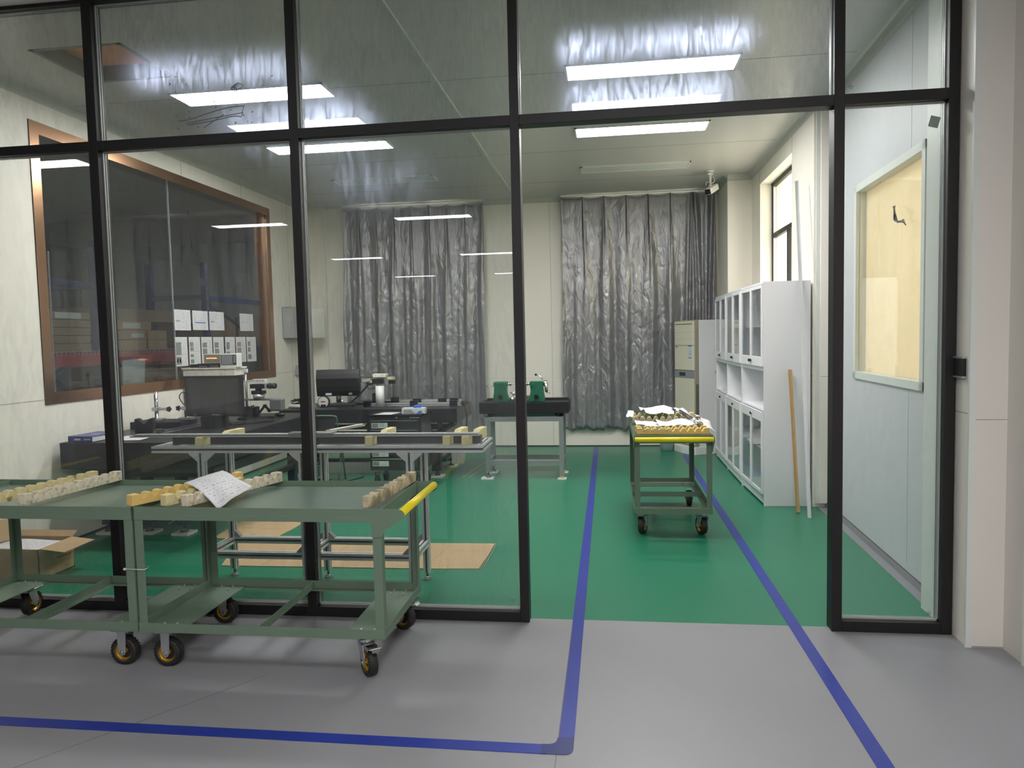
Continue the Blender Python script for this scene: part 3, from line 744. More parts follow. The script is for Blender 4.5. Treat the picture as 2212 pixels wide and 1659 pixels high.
# ------------------------------------------------------------ toothed foam bars
def rack(label, m_, p0, p1, w_=.043, h=.052, n=10, dep=.024, group=None, z=.765):
    p0, p1 = Vector((*p0, z)), Vector((*p1, z)); d = p1-p0; L = d.length; ang = math.atan2(d.y, d.x)
    pts = [(0, 0), (L, 0)]; top = [(0, h)]; p = L/n
    for k in range(n-1):
        c = p*(k+1); top += [(c-p*.36, h), (c-p*.27, h-.004), (c-p*.05, h-dep), (c+p*.05, h-dep), (c+p*.27, h-.004), (c+p*.36, h)]
    top.append((L, h)); pts += top[::-1]
    o = B(m_).prism(pts, lambda a, b, k: Vector((a, k, b)), -w_/2, w_/2).build('toothed_bar', None, bevel=.003, loc=p0, rotz=ang)
    return tag(o, label, 'bar', group)
G1 = 'toothed holder bars on the front trolleys'
rack('dirty white toothed bar lying on the left trolley, nearer the doorway', 'foam_dirty', (-2.745, 3.06), (-2.69, 3.672), group=G1, z=.766)
rack('pale yellow toothed bar lying on the left trolley, further left', 'foam_stained', (-2.905, 3.06), (-2.83, 3.672), group=G1, z=.766)
rack('bright yellow toothed bar laid across the joint of the two trolleys', 'foam_yellow', (-2.195, 3.06), (-1.965, 3.655), n=11, group=G1, z=.766)
rack('yellowish brown toothed bar half under the printed sheet', 'foam_stained', (-2.03, 3.065), (-1.875, 3.50), n=7, group=G1, z=.766)
rack('whitish toothed bar sticking out behind the printed sheet', 'foam_dirty', (-1.925, 3.06), (-1.745, 3.655), n=10, group=G1, z=.766)
rack('worn cream toothed bar at the handle end of the trolley', 'foam_grimy', (-1.062, 3.06), (-1.022, 3.665), n=10, group=G1, z=.766)
def wave(seed, amp=.01):
    return lambda u, v: amp*noise.noise(Vector((u*2.2, v*2.2, seed)))*2+amp*.5*noise.noise(Vector((u*6, v*6, seed+4)))
o = sheet('printed_sheet', [(-2.035, 3.245, .838), (-1.955, 3.45, .866), (-1.690, 3.245, .825), (-1.780, 3.090, .748)][::-1], nu=18, nv=18, hf=lambda u, v: wave(1.3, .005)(u, v)+.038*math.sin(PI*v)*(1-u)); tag(o, 'crumpled printed sheet lying on the toothed bars of the front trolley', 'paper')
mb = B('steel_dark'); n_ = 60
mb.cyl((-1.80, 3.075, .7445), (-1.575, 3.083, .7445), .0035, seg=8).m('steel')
for k in range(34): x = -1.80+k*.0055; mb.cyl((x, 3.075+.008*k/34, .7445), (x+.003, 3.075+.008*k/34, .7445), .0052, seg=8)
mb.cyl((-1.60, 3.082, .7445), (-1.575, 3.083, .7445), .0058, seg=10)
tag(mb.build('threaded_rod'), 'thin threaded steel rod on the tray of the front trolley', 'rod')
# bars, sheets and parts on the trolley in the room
G3 = 'toothed holder bars on the inner trolley'
rack('yellow toothed bar nearest the yellow handle of the inner trolley', 'foam_yellow', (.205, 5.475), (.728, 5.468), n=10, h=.045, group=G3, z=.766)
rack('second yellow toothed bar from the handle of the inner trolley', 'foam_yellow', (.20, 5.60), (.725, 5.60), n=10, h=.045, group=G3, z=.766)
rack('tall grey toothed bar across the middle of the inner trolley', 'foam_grimy', (.19, 6.02), (.73, 6.0), n=10, h=.070, dep=.03, group=G3, z=.766)
rack('cream toothed bar at the far end of the inner trolley', 'foam_stained', (.19, 6.45), (.73, 6.45), n=10, h=.055, group=G3, z=.766)
G4 = 'printed sheets on the inner trolley'
def sh(label, cs, s, amp=.008, nu=12):
    tag(sheet('printed_sheet', cs, nu=nu, nv=nu, hf=wave(s, amp)), label, 'paper', G4)
sh('curled sheet at the back left of the inner trolley', [(.30, 6.10, .862), (.53, 6.06, .845), (.545, 6.42, .87), (.26, 6.52, .862)], 11, .014)
sh('sheet rolled up against the steel tube on the inner trolley', [(.60, 6.02, .845), (.70, 5.98, .815), (.63, 6.4, .865), (.55, 6.42, .865)], 12, .012)
sh('white sheet tucked between the grey and yellow bars, left side', [(.205, 5.62, .815), (.38, 5.61, .805), (.385, 5.93, .80), (.205, 5.97, .812)], 13)
sh('folded sheet draped in a notch of the yellow bars', [(.375, 5.62, .812), (.665, 5.64, .815), (.66, 5.86, .82), (.36, 5.78, .845)], 14, .016)
sh('sheet hanging over the right edge of the inner trolley', [(.72, 5.72, .80), (.82, 5.74, .738), (.80, 6.15, .80), (.70, 6.20, .835)], 15, .01)
sh('small white slip at the left rear corner of the inner trolley', [(.14, 6.12, .825), (.20, 6.05, .83), (.215, 6.40, .845), (.165, 6.42, .845)], 16, .004)
for k, (x, y) in enumerate(((.262, 5.47), (.314, 5.47), (.366, 5.47), (.418, 5.47), (.485, 6.05), (.585, 6.05))):
    mb = B('steel'); dy = .11; z = .795 if y < 6 else .815
    mb.cyl((x, y-.03, z), (x-.008, y+dy, z+.004), .0062, seg=10); mb.cyl((x+.001, y-.04, z), (x, y-.03, z), .004, seg=8)
    for q in range(7): mb.cyl((x-.001*q, y-.02+q*.018, z), (x-.001*q, y-.013+q*.018, z), .0072, seg=10)
    tag(mb.build('screw_spindle'), 'short threaded steel spindle in a notch of the toothed bars', 'spindle', 'short spindles on the inner trolley')
mb = B('chrome').cyl((.69, 5.62, .818), (.585, 6.16, .862), .0145, seg=16).m('steel').cyl((.694, 5.60, .8165), (.69, 5.62, .818), .009, seg=12).cyl((.69, 5.62, .818), (.683, 5.655, .821), .0165, seg=16)
tag(mb.build('steel_tube'), 'bright steel tube laid slanting over the bars of the inner trolley', 'tube')
# ============================================================ ALUMINIUM PROFILE TABLE
def profile(mb, p0, p1, s=.04, up=(0, 0, 1)):
    """slotted 40 mm extrusion: four corner ribs, two thin webs and dark slots"""
    p0, p1 = Vector(p0), Vector(p1); d = (p1-p0).normalized(); up = Vector(up)
    if abs(d.dot(up)) > .9: up = Vector((0, 1, 0))
    sd = d.cross(up).normalized(); u2 = sd.cross(d); L = (p1-p0).length; c = (p0+p1)/2
    for i in (-1, 1):
        for j in (-1, 1): mb.m('aluminium').obox(c+sd*i*s*.33+u2*j*s*.33, d, sd, u2, L, s*.34, s*.34)
    mb.m('slot_dark').obox(c, d, sd, u2, L-.004, s*.62, s*.62)
tb = thing('profile_table', 'long aluminium profile table behind the front trolleys, bars lying on foam blocks', 'table', (-1.73, 4.23, 0))
def tp(pairs, name, **k):
    mb = MB()
    for p0, p1 in pairs: profile(mb, Vector(p0)-Vector(tb.location), Vector(p1)-Vector(tb.location))
    return mb.build(name, tb, **k)
y0_, y1_, zt_ = 4.07, 4.39, .874
tp([((-2.743, y0_, zt_), (-.713, y0_, zt_)), ((-2.743, y1_, zt_), (-.713, y1_, zt_)), ((-.733, y0_+.02, zt_), (-.733, y1_-.02, zt_)), ((-2.723, y0_+.02, zt_), (-2.723, y1_-.02, zt_)), ((-1.80, y0_+.02, zt_), (-1.80, y1_-.02, zt_))], 'top_frame')
for x in (-2.43, -1.795, -1.145):
    for y in (y0_, y1_):
        lg = tp([((x, y, .045), (x, y, zt_-.02))], 'leg')
        f = B('steel').cyl((0, 0, 0), (0, 0, .010), .028, seg=20).cyl((0, 0, .010), (0, 0, .018), .022, .010, seg=20).m('steel_dark').cyl((0, 0, .018), (0, 0, .05), .007, seg=10)
        fo = f.build('levelling_foot', lg); fo.location = (x-tb.location.x, y-tb.location.y, 0)
        bk = B('aluminium')
        for s_ in (-1, 1):
            pts = [(s_*.02, zt_-.02), (s_*.075, zt_-.02), (s_*.075, zt_-.028), (s_*.02, zt_-.075)]
            if (x, s_) not in ((-2.43, -9),): bk.prism([(x-tb.location.x+a, b) for a, b in pts], lambda a, b, k: Vector((a, k, b)), y-tb.location.y-.016, y-tb.location.y+.016)
            pts = [(s_*.02, .256), (s_*.055, .256), (s_*.055, .262), (s_*.02, .297)]
            if not (x == -2.43 and s_ < 0) and not (x == -1.145 and s_ > 0): bk.m('steel').prism([(x-tb.location.x+a, b) for a, b in pts], lambda a, b, k: Vector((a, k, b)), y-tb.location.y-.016, y-tb.location.y+.016).m('aluminium')
        bk.build('corner_bracket', lg)
for y in (y0_, y1_): tp([((-2.41, y, .236), (-1.815, y, .236)), ((-1.775, y, .236), (-1.165, y, .236))], 'lower_rail')
for x in (-2.43, -1.795, -1.145): tp([((x, y0_+.02, .236), (x, y1_-.02, .236))], 'lower_rail')
# things on it
mb = B('steel_dark').box(-2.66, -.74, 4.14, 4.20, .894, .939); mb.m('steel').box(-2.66, -.74, 4.14, 4.1415, .936, .9395)
tag(mb.build('straight_edge', bevel=.001), 'long dark steel straight edge lying on the aluminium table', 'straight edge')
def vblock(label, x, dx):
    L = .40; pts = [(0, 0), (.082, 0), (.082, .0465), (.154, .0465), (.154, 0), (L, 0), (L, .062), (.26, .062), (.215, .036), (.185, .036), (.165, .053), (.0, .053)]
    o = B('foam_cream').prism(pts, lambda a, b, k: Vector((k+dx*a/L, a, b)), -.021, .021).build('foam_support', None, bevel=.003, loc=(x, 4.052, .894))
    tag(o, label, 'foam block', 'cream foam blocks on the aluminium table'); return o
# the straight edge sits in a slot cut through the foam blocks
for lab, x, dx in (('leftmost cream foam block on the aluminium table, far from its neighbours', -2.44, .07), ('cream foam block near the middle of the aluminium table', -1.385, .03), ('cream foam block second from the right end of the aluminium table', -.925, .03), ('cream foam block at the right end of the aluminium table', -.815, .04)):
    o = vblock(lab, x, dx)
rail_ = B('aluminium').box(-2.86, -.74, 4.075, 4.105, .947, .965); rail_.m('slot_dark').box(-2.86, -.74, 4.074, 4.0755, .9535, .9575); rail_.m('aluminium').box(-2.86, -.74, 4.105, 4.112, .947, .955)
tag(rail_.build('aluminium_rail'), 'long flat aluminium rail resting on the foam blocks', 'rail')
mb = B('steel').box(-1.87, -1.60, 4.055, 4.073, .945, .972); mb.m('chrome').box(-1.87, -1.60, 4.05, 4.12, .9655, .974); mb.cyl((-1.75, 4.048, .958), (-1.75, 4.056, .958), .007, seg=14)
mb.m('ink').cyl((-1.84, 4.054, .958), (-1.84, 4.056, .958), .003).cyl((-1.665, 4.054, .958), (-1.665, 4.056, .958), .003); mb.m('chrome').bar((-1.64, 4.09, .977), (-1.50, 4.30, .987), .05, .010)
mb.m('white_plastic').bar((-1.63, 4.09, .984), (-1.50, 4.29, .994), .03, .003)
tag(mb.build('steel_carriage', bevel=.001), 'bright steel carriage with an arm pointing back, clamped on the rail', 'carriage')
# white rag on the rear beam
sv = []
def rag():
    mb = MB().m('cloth'); nu, nv = 16, 22
    path = smooth_path([(0, 4.30, .897), (0, 4.36, .905), (0, 4.40, .902), (0, 4.421, .86), (0, 4.428, .80), (0, 4.424, .72)], 5)
    V = []
    for j, p in enumerate(path):
        t = j/(len(path)-1); row = []
        for i in range(nu+1):
            u = i/nu-.5; wd = .11*(1-.45*t); x = -.945+u*wd*1.3+.01*math.sin(t*9)
            row.append(mb.bm.verts.new((x, p.y+.006*math.sin(u*22+t*6)+(.004 if t > .5 else 0), p.z+.007*abs(math.sin(u*15+t*3))*(1 if t < .5 else .1)+.004)))
        V.append(row)
    for j in range(len(V)-1):
        for i in range(nu): mb.face([V[j][i], V[j][i+1], V[j+1][i+1], V[j+1][i]], True)
    return mb.build('rag', solid=.002)
tag(rag(), 'off-white cotton rag hanging over the back of the aluminium table', 'rag')
# ============================================================ CARDBOARD ON THE FLOOR
def flat_board(name, pts, label, ribs=False):
    mb = B('cardboard').prism(pts, lambda a, b, k: Vector((a, b, k)), .0005, .005)
    return mb
mb = flat_board('c', [(-2.62, 4.56), (-1.18, 4.58), (-.855, 4.60), (-.835, 5.18), (-2.80, 5.12)], '')
mb.m('cardboard_dark')
for x in (-2.31, -1.93, -1.66, -1.19): mb.obox((x, 4.86, .0052), (.12, .99, 0), (.99, -.12, 0), (0, 0, 1), .53, .006, .0006)
for k in range(60): x = -1.80+k*.0165; mb.box(x, x+.004, 4.60, 5.15, .005, .0057)
tag(mb.build('cardboard_sheet'), 'long ribbed cardboard sheet on the green floor under the aluminium table', 'cardboard')
mb = flat_board('c', [(-3.06, 5.22), (-2.56, 5.17), (-2.53, 5.72), (-3.10, 5.75)], ''); mb.m('cardboard_dark').box(-2.98, -2.85, 5.52, 5.524, .005, .0056).box(-2.80, -2.62, 5.50, 5.504, .005, .0056).cyl((-2.78, 5.33, .005), (-2.78, 5.33, .0056), .02)
tag(mb.build('cardboard_sheet'), 'smaller plain cardboard sheet on the floor further back on the left', 'cardboard')
# open carton
bxr = thing('carton', 'open brown carton with a paper stack inside, on the floor at the left edge', 'box', (-3.90, 4.34, 0))
x0, x1, y0, y1, H = -.235, .235, -.15, .165, .205
mb = B('cardboard_dark').box(x0, x1, y0, y1, 0, .004).m('cardboard'); mb.box(x0, x1, y0, y0+.004, 0, H); mb.box(x0, x1, y1-.004, y1, 0, H); mb.box(x0, x0+.004, y0, y1, 0, H); mb.box(x1-.004, x1, y0, y1, 0, H); mb.build('box_body', bxr)
mb = B('cardboard').bar((x1, (y0+y1)/2, H), (x1+.165, (y0+y1)/2+.01, H-.02), .305, .004); mb.build('flap', bxr)
mb = B('cardboard').bar((0, y1, H), (0, y1+.05, H+.03), .46, .004); mb.build('flap', bxr)
mb = B('cardboard').bar((x0+.06, y0+.15, H), (x0+.02, y0+.16, H+.14), .30, .004); mb.build('flap', bxr)
text_mesh('red_print', 'HSK-63A', .026, 'ink_red', Matrix.Translation((x1+.0008, .105, .135)) @ Matrix(((0, 0, 1, 0), (1, 0, 0, 0), (0, 1, 0, 0), (0, 0, 0, 1))), bxr) if False else None
mb = B('ink_red')
for k in range(6): mb.box(x1, x1+.0008, .05+k*.017, .062+k*.017, .128, .140)
for k in range(9): mb.box(x1, x1+.0008, .01+k*.017, .023+k*.017, .098, .108)
mb.build('red_print', bxr)
o = B('label_white').box(-.22, .19, -.13, .12, 0, .18).build('paper_stack', None, loc=(-3.90, 4.34, .0045)); tag(o, 'stack of printed pages inside the open carton', 'paper')
o = sheet('printed_sheet', [(-4.13+.03, 4.225, .190), (-3.71, 4.225, .190), (-3.71, 4.46, .190), (-4.10, 4.46, .190)], hf=lambda u, v: .004*math.sin(u*5)+.003); tag(o, 'top printed page lying in the open carton', 'paper')
# ============================================================ GRANITE TABLE ALONG THE LEFT WALL
def frame_legs(root, pts, z1, m_, s=.07, pad=True):
    for x, y in pts:
        lg = B(m_).box(x-s/2, x+s/2, y-s/2, y+s/2, .075, z1).build('leg', root)
        f = B('steel_dark').cyl((x, y, .05), (x, y, .09), .010, seg=10).cyl((x, y, .018), (x, y, .055), .035, .014, seg=18).build('levelling_foot', lg)
        if pad: B('label_white').box(x-.07, x+.07, y-.07, y+.07, 0, .018).build('foot_pad', lg)
ta = thing('granite_table', 'long black granite table along the left wall below the copper framed window', 'table', (-3.52, 6.0, 0))
TA = .79
B('granite').box(-.575, .575, -1.05, 1.05, TA-.20, TA-.001).build('granite_slab', ta, bevel=.004)
mb = B('paint_black')
for y in (-.80, .0, .80): mb.box(-.50, .50, y-.035, y+.035, TA-.30, TA-.23)
for x in (-.50, .50): mb.box(x-.035, x+.035, -.85, .85, TA-.30, TA-.23)
mb.box(-.50, .50, -.73, -.69, .28, .33); mb.box(.43, .48, -.70, .75, .28, .33)
mb.build('stand_frame', ta)
for x in (-.42, .42):
    for y in (-.72, .72): B('steel_dark').cyl((x, y, TA-.23), (x, y, TA-.20), .045).build('levelling_pad', ta)
frame_legs(ta, [(-.50, -.66), (-.16, -.64), (.15, -.66), (.42, .78), (-.45, .78)], TA-.30, 'paint_navy')
B('wood').box(.36, .52, .50, .85, .48, .53).build('wooden_support', ta)
# things on it
o = B('blue_cover').box(0, .21, 0, .30, .0, .004).m('label_white').box(.003, .207, .003, .297, .004, .040).m('blue_cover').box(0, .21, 0, .30, .040, .044).box(-.004, .003, 0, .30, 0, .044).box(0, .21, -.003, .001, 0, .044)
o.m('label_white')
for k in range(4): o.box(.055+k*.014, .066+k*.014, -.0038, -.003, .014, .028)
for k in range(4): o.box(.075+k*.022, .092+k*.022, .13, .15, .044, .0445)
for k in range(5): o.box(.14+k*.012, .149+k*.012, -.0038, -.003, .018, .024)
tag(o.build('book', None, loc=(-4.05, 4.99, TA), rotz=-.08), 'thick dark blue book at the near left end of the granite table', 'book')
o = sheet('printed_sheet', [(-3.77, 5.02, TA+.004), (-3.52, 5.06, TA+.002), (-3.56, 5.35, TA+.002), (-3.80, 5.31, TA+.003)]); tag(o, 'white sheet lying on the granite table right of the blue book', 'paper')
mb = B('black_matte'); pts = [(-.07, 0), (.07, 0), (.07, .115), (.045, .115), (0, .07), (-.045, .115), (-.07, .115)]
mb.prism(pts, lambda a, b, k: Vector((a, k, b)), -.045, .045)
tag(mb.build('v_block', None, bevel=.002, loc=(-3.80, 5.55, TA), rotz=.35), 'black V notched block on the granite table beside the first stand', 'block')
def col_stand(label, x, y, h, ang, knobs, base=True):
    r = thing('column_stand', label, 'stand', (x, y, TA+.062), 0, 'column stands on the granite table')
    mb = B('chrome').cyl((0, 0, 0), (0, 0, h), .016, seg=20); mb.m('steel_dark').box(-.004, .004, -.018, -.014, .02, h-.02); mb.build('column', r)
    B('zinc').box(-.06, .06, -.035, .035, 0, .02).build('foot', r, bevel=.003)
    d = Vector((math.cos(ang), math.sin(ang), 0)); a = B('zinc').box(-.028, .028, -.028, .028, .085, .115); a.bar((0, 0, .10), d*.12+Vector((0, 0, .10)), .022, .02); a.build('clamp_arm', r, bevel=.002)
    for k in knobs:
        q = d*k+Vector((0, 0, .10)); kb = B('black_plastic'); kb.cyl(q-Vector((0, .012, 0)), q+Vector((0, .012, 0)), .013, seg=12)
        for i in range(5):
            t = 2*PI*i/5; c = q+Vector((math.cos(t)*.016, 0, math.sin(t)*.016)); kb.cyl(c-Vector((0, .008, 0)), c+Vector((0, .008, 0)), .008, seg=10)
        kb.build('knob', r)
    return r
o = B('black_matte').box(-4.08, -3.62, 5.75, 6.02, TA, TA+.06); tag(o.build('granite_plate', None, bevel=.003), 'flat black plate on the granite table under the column stands', 'plate')
col_stand('left chrome column stand with one knob on its long arm, by the left wall', -3.90, 5.86, .25, -.15, [.13])
col_stand('right chrome column stand with knobs on both sides, left of the monitor', -3.66, 5.92, .27, .05, [-.07, .10])
# rails lying on the table
mb = B('steel')
mb.bar((-3.62, 5.40, TA+.012), (-3.55, 6.35, TA+.012), .022, .020); mb.bar((-3.56, 5.40, TA+.006), (-3.49, 6.35, TA+.006), .03, .010); mb.m('steel_dark').obox((-3.615, 5.45, TA+.02), (1, 0, 0), (0, 1, 0), (0, 0, 1), .05, .07, .035)
tag(mb.build('linear_guide'), 'pair of long steel guide rails lying on the granite table', 'rail')
o = B('steel_dark').box(-3.70, -3.58, 5.20, 5.34, TA, TA+.012); tag(o.build('steel_plate', None, bevel=.001), 'small dark steel plate at the near end of the granite table', 'plate')
o = B('black_matte').box(-3.44, -3.27, 5.77, 5.93, TA, TA+.10); tag(o.build('riser_block', None, bevel=.002), 'black cube block under the monitor on the granite table', 'block')
# monitor on the block, facing the camera
mn = thing('monitor', 'black computer monitor standing on a black block, screen towards the glass', 'monitor', (-3.345, 5.84, TA+.10), -.10)
mb = B('black_plastic'); mb.box(-.265, .265, -.01, .035, .005, .335); mb.box(-.275, .275, -.02, -.0, -.002, .345); mb.build('bezel', mn, bevel=.004)
B('screen').box(-.250, .250, -.0215, -.0195, .022, .322).build('screen', mn)
B('black_plastic').box(-.10, .10, -.045, .06, 0.0, .010).cyl((0, .03, 0), (0, .03, .05), .03).build('stand_foot', mn)
mb = B('label_white').box(-.02, .055, -.0222, -.0203, .008, .014); mb.box(-.20, -.185, -.0222, -.0203, .009, .013); mb.box(-.18, -.165, -.0222, -.0203, .009, .013); mb.build('logo_print', mn)
# cream shelf beam on the wall with instruments
sh_ = thing('instrument_shelf', 'aged cream metal shelf beam behind the monitor carrying the instruments', 'shelf', (-3.88, 6.80, 1.195))
mb = B('aged_white').box(-.27, .27, -.11, .11, 0, .066); mb.build('beam', sh_, bevel=.003); B('aged_white').box(-.28, .28, -.12, .12, .066, .080).build('top_plate', sh_, bevel=.002)
mb = B('ink')
for x in (.13, .17):
    for z in (.018, .048): mb.cyl((x, -.111, z), (x, -.109, z), .004, seg=8)
mb.build('screw_holes', sh_)
for x in (-.10, .06): B('aged_white').box(x-.02, x+.02, -.02, .08, -.405, 0).build('shelf_post', sh_)
z = 1.275
for k, x in enumerate((-3.935, -3.82)):
    r = thing('control_box', ('left' if k == 0 else 'right')+' of two flat black control boxes under the red lit display', 'box', (x, 6.76, z), 0, 'black control boxes on the shelf')
    B('black_plastic').box(-.053, .053, -.07, .09, 0, .042).build('case', r, bevel=.002)
    mb = B('label_white')
    for q in range(5): mb.box(-.038+q*.017, -.034+q*.017, -.0715, -.0695, .028, .031); mb.box(-.040+q*.017, -.028+q*.017, -.0715, -.0695, .010, .015)
    mb.build('front_print', r)
o = B('black_plastic').box(-.05, .04, -.06, .06, 0, .035); tag(o.build('adapter_box', None, bevel=.002, loc=(-4.05, 6.80, z)), 'small plain black box at the left end of the shelf', 'box')
r = thing('digital_display', 'instrument with a red lit digital display on top of the black boxes', 'display', (-3.855, 6.76, z+.042), .1)
B('ac_trim').box(-.085, .085, -.02, .14, .004, .092).build('case', r, bevel=.003); B('white_plastic').box(-.087, .087, -.045, -.02, .002, .094).build('front_frame', r, bevel=.003)
mb = B('photo_brown').box(-.078, .078, -.047, -.044, .010, .086); mb.build('front_panel', r)
mb = B('red_glow')
for q in range(7): mb.box(-.055+q*.015, -.045+q*.015, -.0485, -.0465, .046, .054)
mb.build('digits', r)
r = thing('small_screen_unit', 'white instrument with a small grey screen at the right end of the shelf', 'display', (-3.675, 6.75, z), 0)
B('white_plastic').box(-.088, .088, -.05, .05, 0, .135).build('case', r, bevel=.004); B('lcd').box(-.078, .082, -.052, -.049, .024, .122).build('bezel', r); B('print_grey').box(-.070, .045, -.0535, -.0515, .030, .118).build('screen', r)
mb = B('label_white')
for q in range(4): mb.box(.055, .075, -.0535, -.0515, .050+q*.017, .058+q*.017)
mb.build('buttons', r)
# microscope-like gauge on a pole
r = thing('optical_gauge', 'optical gauge with pole, camera head and grey motor arm right of the monitor', 'instrument', (-3.40, 6.5, TA))
mb = B('steel').cyl((0, 0, 0), (0, 0, .44), .012, seg=16); mb.build('pole', r); B('label_white').box(-.018, .018, -.018, .018, .44, .475).build('pole_cap', r)
mb = B('black_matte').box(-.05, .24, -.08, .08, 0, .018); mb.build('base_plate', r, bevel=.002)
mb = B('aluminium').bar((-.03, 0, .355), (.12, 0, .355), .022, .018).m('white_plastic').box(.08, .20, -.02, .02, .345, .378); mb.m('ink')
for q in range(4): mb.cyl((.095+q*.028, -.0215, .362), (.095+q*.028, -.0195, .362), .005, seg=8)
mb.build('upper_arm', r)
mb = B('black_plastic').box(.06, .20, -.04, .04, .290, .330).box(.07, .18, -.04, .04, .235, .268).cyl((.125, 0, .26), (.125, 0, .30), .03); mb.m('aluminium').box(.18, .215, -.03, .03, .285, .335); mb.m('black_plastic').cyl((.215, 0, .31), (.30, 0, .31), .024, seg=18).cyl((.235, 0, .31), (.25, 0, .31), .028, seg=18).cyl((.275, 0, .31), (.288, 0, .31), .028, seg=18); mb.build('camera_head', r)
B('zinc').cyl((.125, 0, .190), (.125, 0, .235), .052, seg=24).build('turntable', r)
mb = B('grey_plastic').bar((-.03, 0, .183), (.27, 0, .183), .07, .016); mb.build('lower_arm', r, bevel=.002); B('grey_plastic').box(.245, .365, -.045, .045, .075, .190).build('motor_housing', r, bevel=.012)
mb = B('black_plastic').box(-.02, .10, -.05, .05, .018, .115)
rr = random.Random(3)
for q in range(26): mb.sphere((-.01+rr.random()*.1, -.05+rr.random()*.02, .03+rr.random()*.10), .008, 6)
mb.build('focus_unit', r)
mb = B('black_plastic').bar((.11, -.02, .035), (.19, -.02, .125), .02, .018).bar((.19, -.02, .125), (.235, -.02, .08), .02, .018).cyl((.235, -.035, .08), (.235, -.005, .08), .016).cyl((.19, -.035, .125), (.19, -.005, .125), .014); mb.build('articulated_arm', r)
# keyboard, mouse
r = thing('keyboard', 'black keyboard on the granite table to the right of the monitor foot', 'keyboard', (-3.20, 6.16, TA), .9)
B('black_plastic').box(-.20, .20, -.07, .07, 0, .016).build('case', r, bevel=.003)
mb = B('black_matte')
for i in range(15):
    for j in range(5): mb.box(-.19+i*.0255, -.169+i*.0255, -.06+j*.024, -.040+j*.024, .0161, .022)
mb.build('keys', r)
mb = B('black_plastic').sphere((0, 0, .014), .05, 16, (1.1, .62, .42)); tag(mb.build('computer_mouse', None, loc=(-3.16, 6.68, TA+.006)), 'black computer mouse near the far right corner of the granite table', 'mouse')
mb = B('cable_black').tube(smooth_path([(-3.62, 5.93, TA+.12), (-3.70, 5.90, TA+.24), (-3.66, 5.86, TA+.30), (-3.59, 5.84, TA+.30)]), .004); tag(mb.build('cable'), 'black cable looping from the left edge of the monitor', 'cable')
for k, P in enumerate(([(-3.46, 6.42, TA+.006), (-3.40, 6.40, TA+.03), (-3.3, 6.38, TA+.006), (-3.1, 6.42, TA+.03), (-3.02, 6.36, TA+.006)], [(-3.74, 6.1, TA+.006), (-3.69, 6.22, TA+.045), (-3.66, 6.1, TA+.006)])):
    tag(B('cable_black').tube(smooth_path(P), .004).build('cable'), ('black cable curling behind the keyboard', 'short black cable loop left of the monitor block')[k], 'cable')
# papers stuck on the copper framed window
pp = [(6.69, 6.975, 1.65, 1.855), (7.01, 7.30, 1.655, 1.855), (7.33, 7.63, 1.655, 1.855), (7.98, 8.30, 1.652, 1.853)]
pl_ = [(6.683, 6.895, 1.293, 1.583), (6.922, 7.13, 1.298, 1.583), (7.151, 7.362, 1.292, 1.583), (7.386, 7.600, 1.292, 1.582), (7.635, 7.845, 1.292, 1.582), (7.869, 8.095, 1.292, 1.582), (8.117, 8.345, 1.291, 1.581)]
lu = ['upper row notice beside the glass joint, leftmost of its row', 'upper row notice with a blue highlighted line across it', 'upper row notice right of the blue lined one', 'upper row notice standing alone at the right with a table of figures']
ll = ['lower row sheet with a picture of two yellow gauges, leftmost', 'lower row sheet with four small pictures in a column, second from left', 'lower row sheet third from the left, partly behind the instruments', 'lower row sheet in the middle with two pale pictures', 'lower row sheet fifth from the left with a slanted picture', 'lower row sheet second from the right with two brownish pictures', 'lower row sheet at the right end with an oval picture']
for k, (a, b, z0, z1) in enumerate(pp+pl_):
    lab = 'white '+(lu+ll)[k]; e = .0012
    r = thing('posted_notice', lab, 'notice', (-4.2155, (a+b)/2, z0), 0, 'notices posted on the copper framed window')
    W_ = b-a; H_ = z1-z0
    sheet('page', [(e, -W_/2, 0), (e, W_/2, 0), (e, W_/2, H_), (e, -W_/2, H_)], nu=1, nv=1, parent=r, thick=.0006)
    mb = None
    def pr(m_, u0, u1, v0, v1):
        B(m_).box(e+.0006, e+.0012, -W_/2+u0*W_, -W_/2+u1*W_, v0*H_, v1*H_).build('picture', r)
    if k == 1: pr('print_blue', .15, .85, .36, .41)
    if k in (0, 2): pr('print_grey', .08, .34, .42, .48)
    if k == 3: pr('print_grey', .15, .62, .48, .50)
    if k == 4: pr('photo_print', .05, .48, .38, .82); pr('photo_print', .05, .46, .06, .32); pr('print_yellow', .10, .22, .13, .26); pr('print_yellow', .30, .42, .13, .26)
    if k == 5: pr('photo_print', .08, .38, .66, .82); pr('photo_print', .10, .38, .50, .64); pr('photo_print', .08, .38, .28, .38); pr('photo_print', .10, .40, .05, .20)
    if k == 6: pr('photo_print', .10, .50, .62, .80); pr('photo_print', .12, .50, .36, .58)
    if k == 7: pr('photo_print', .10, .48, .60, .80); pr('photo_print', .12, .50, .38, .56)
    if k == 8: pr('photo_print', .10, .42, .52, .80); pr('photo_print', .10, .42, .28, .44)
    if k == 9: pr('photo_brown', .12, .50, .62, .80); pr('photo_brown', .12, .50, .38, .58); pr('photo_print', .12, .45, .10, .22)
    if k == 10: pr('photo_brown', .12, .38, .64, .82); pr('photo_print', .12, .38, .40, .58); pr('photo_print', .12, .45, .10, .30)
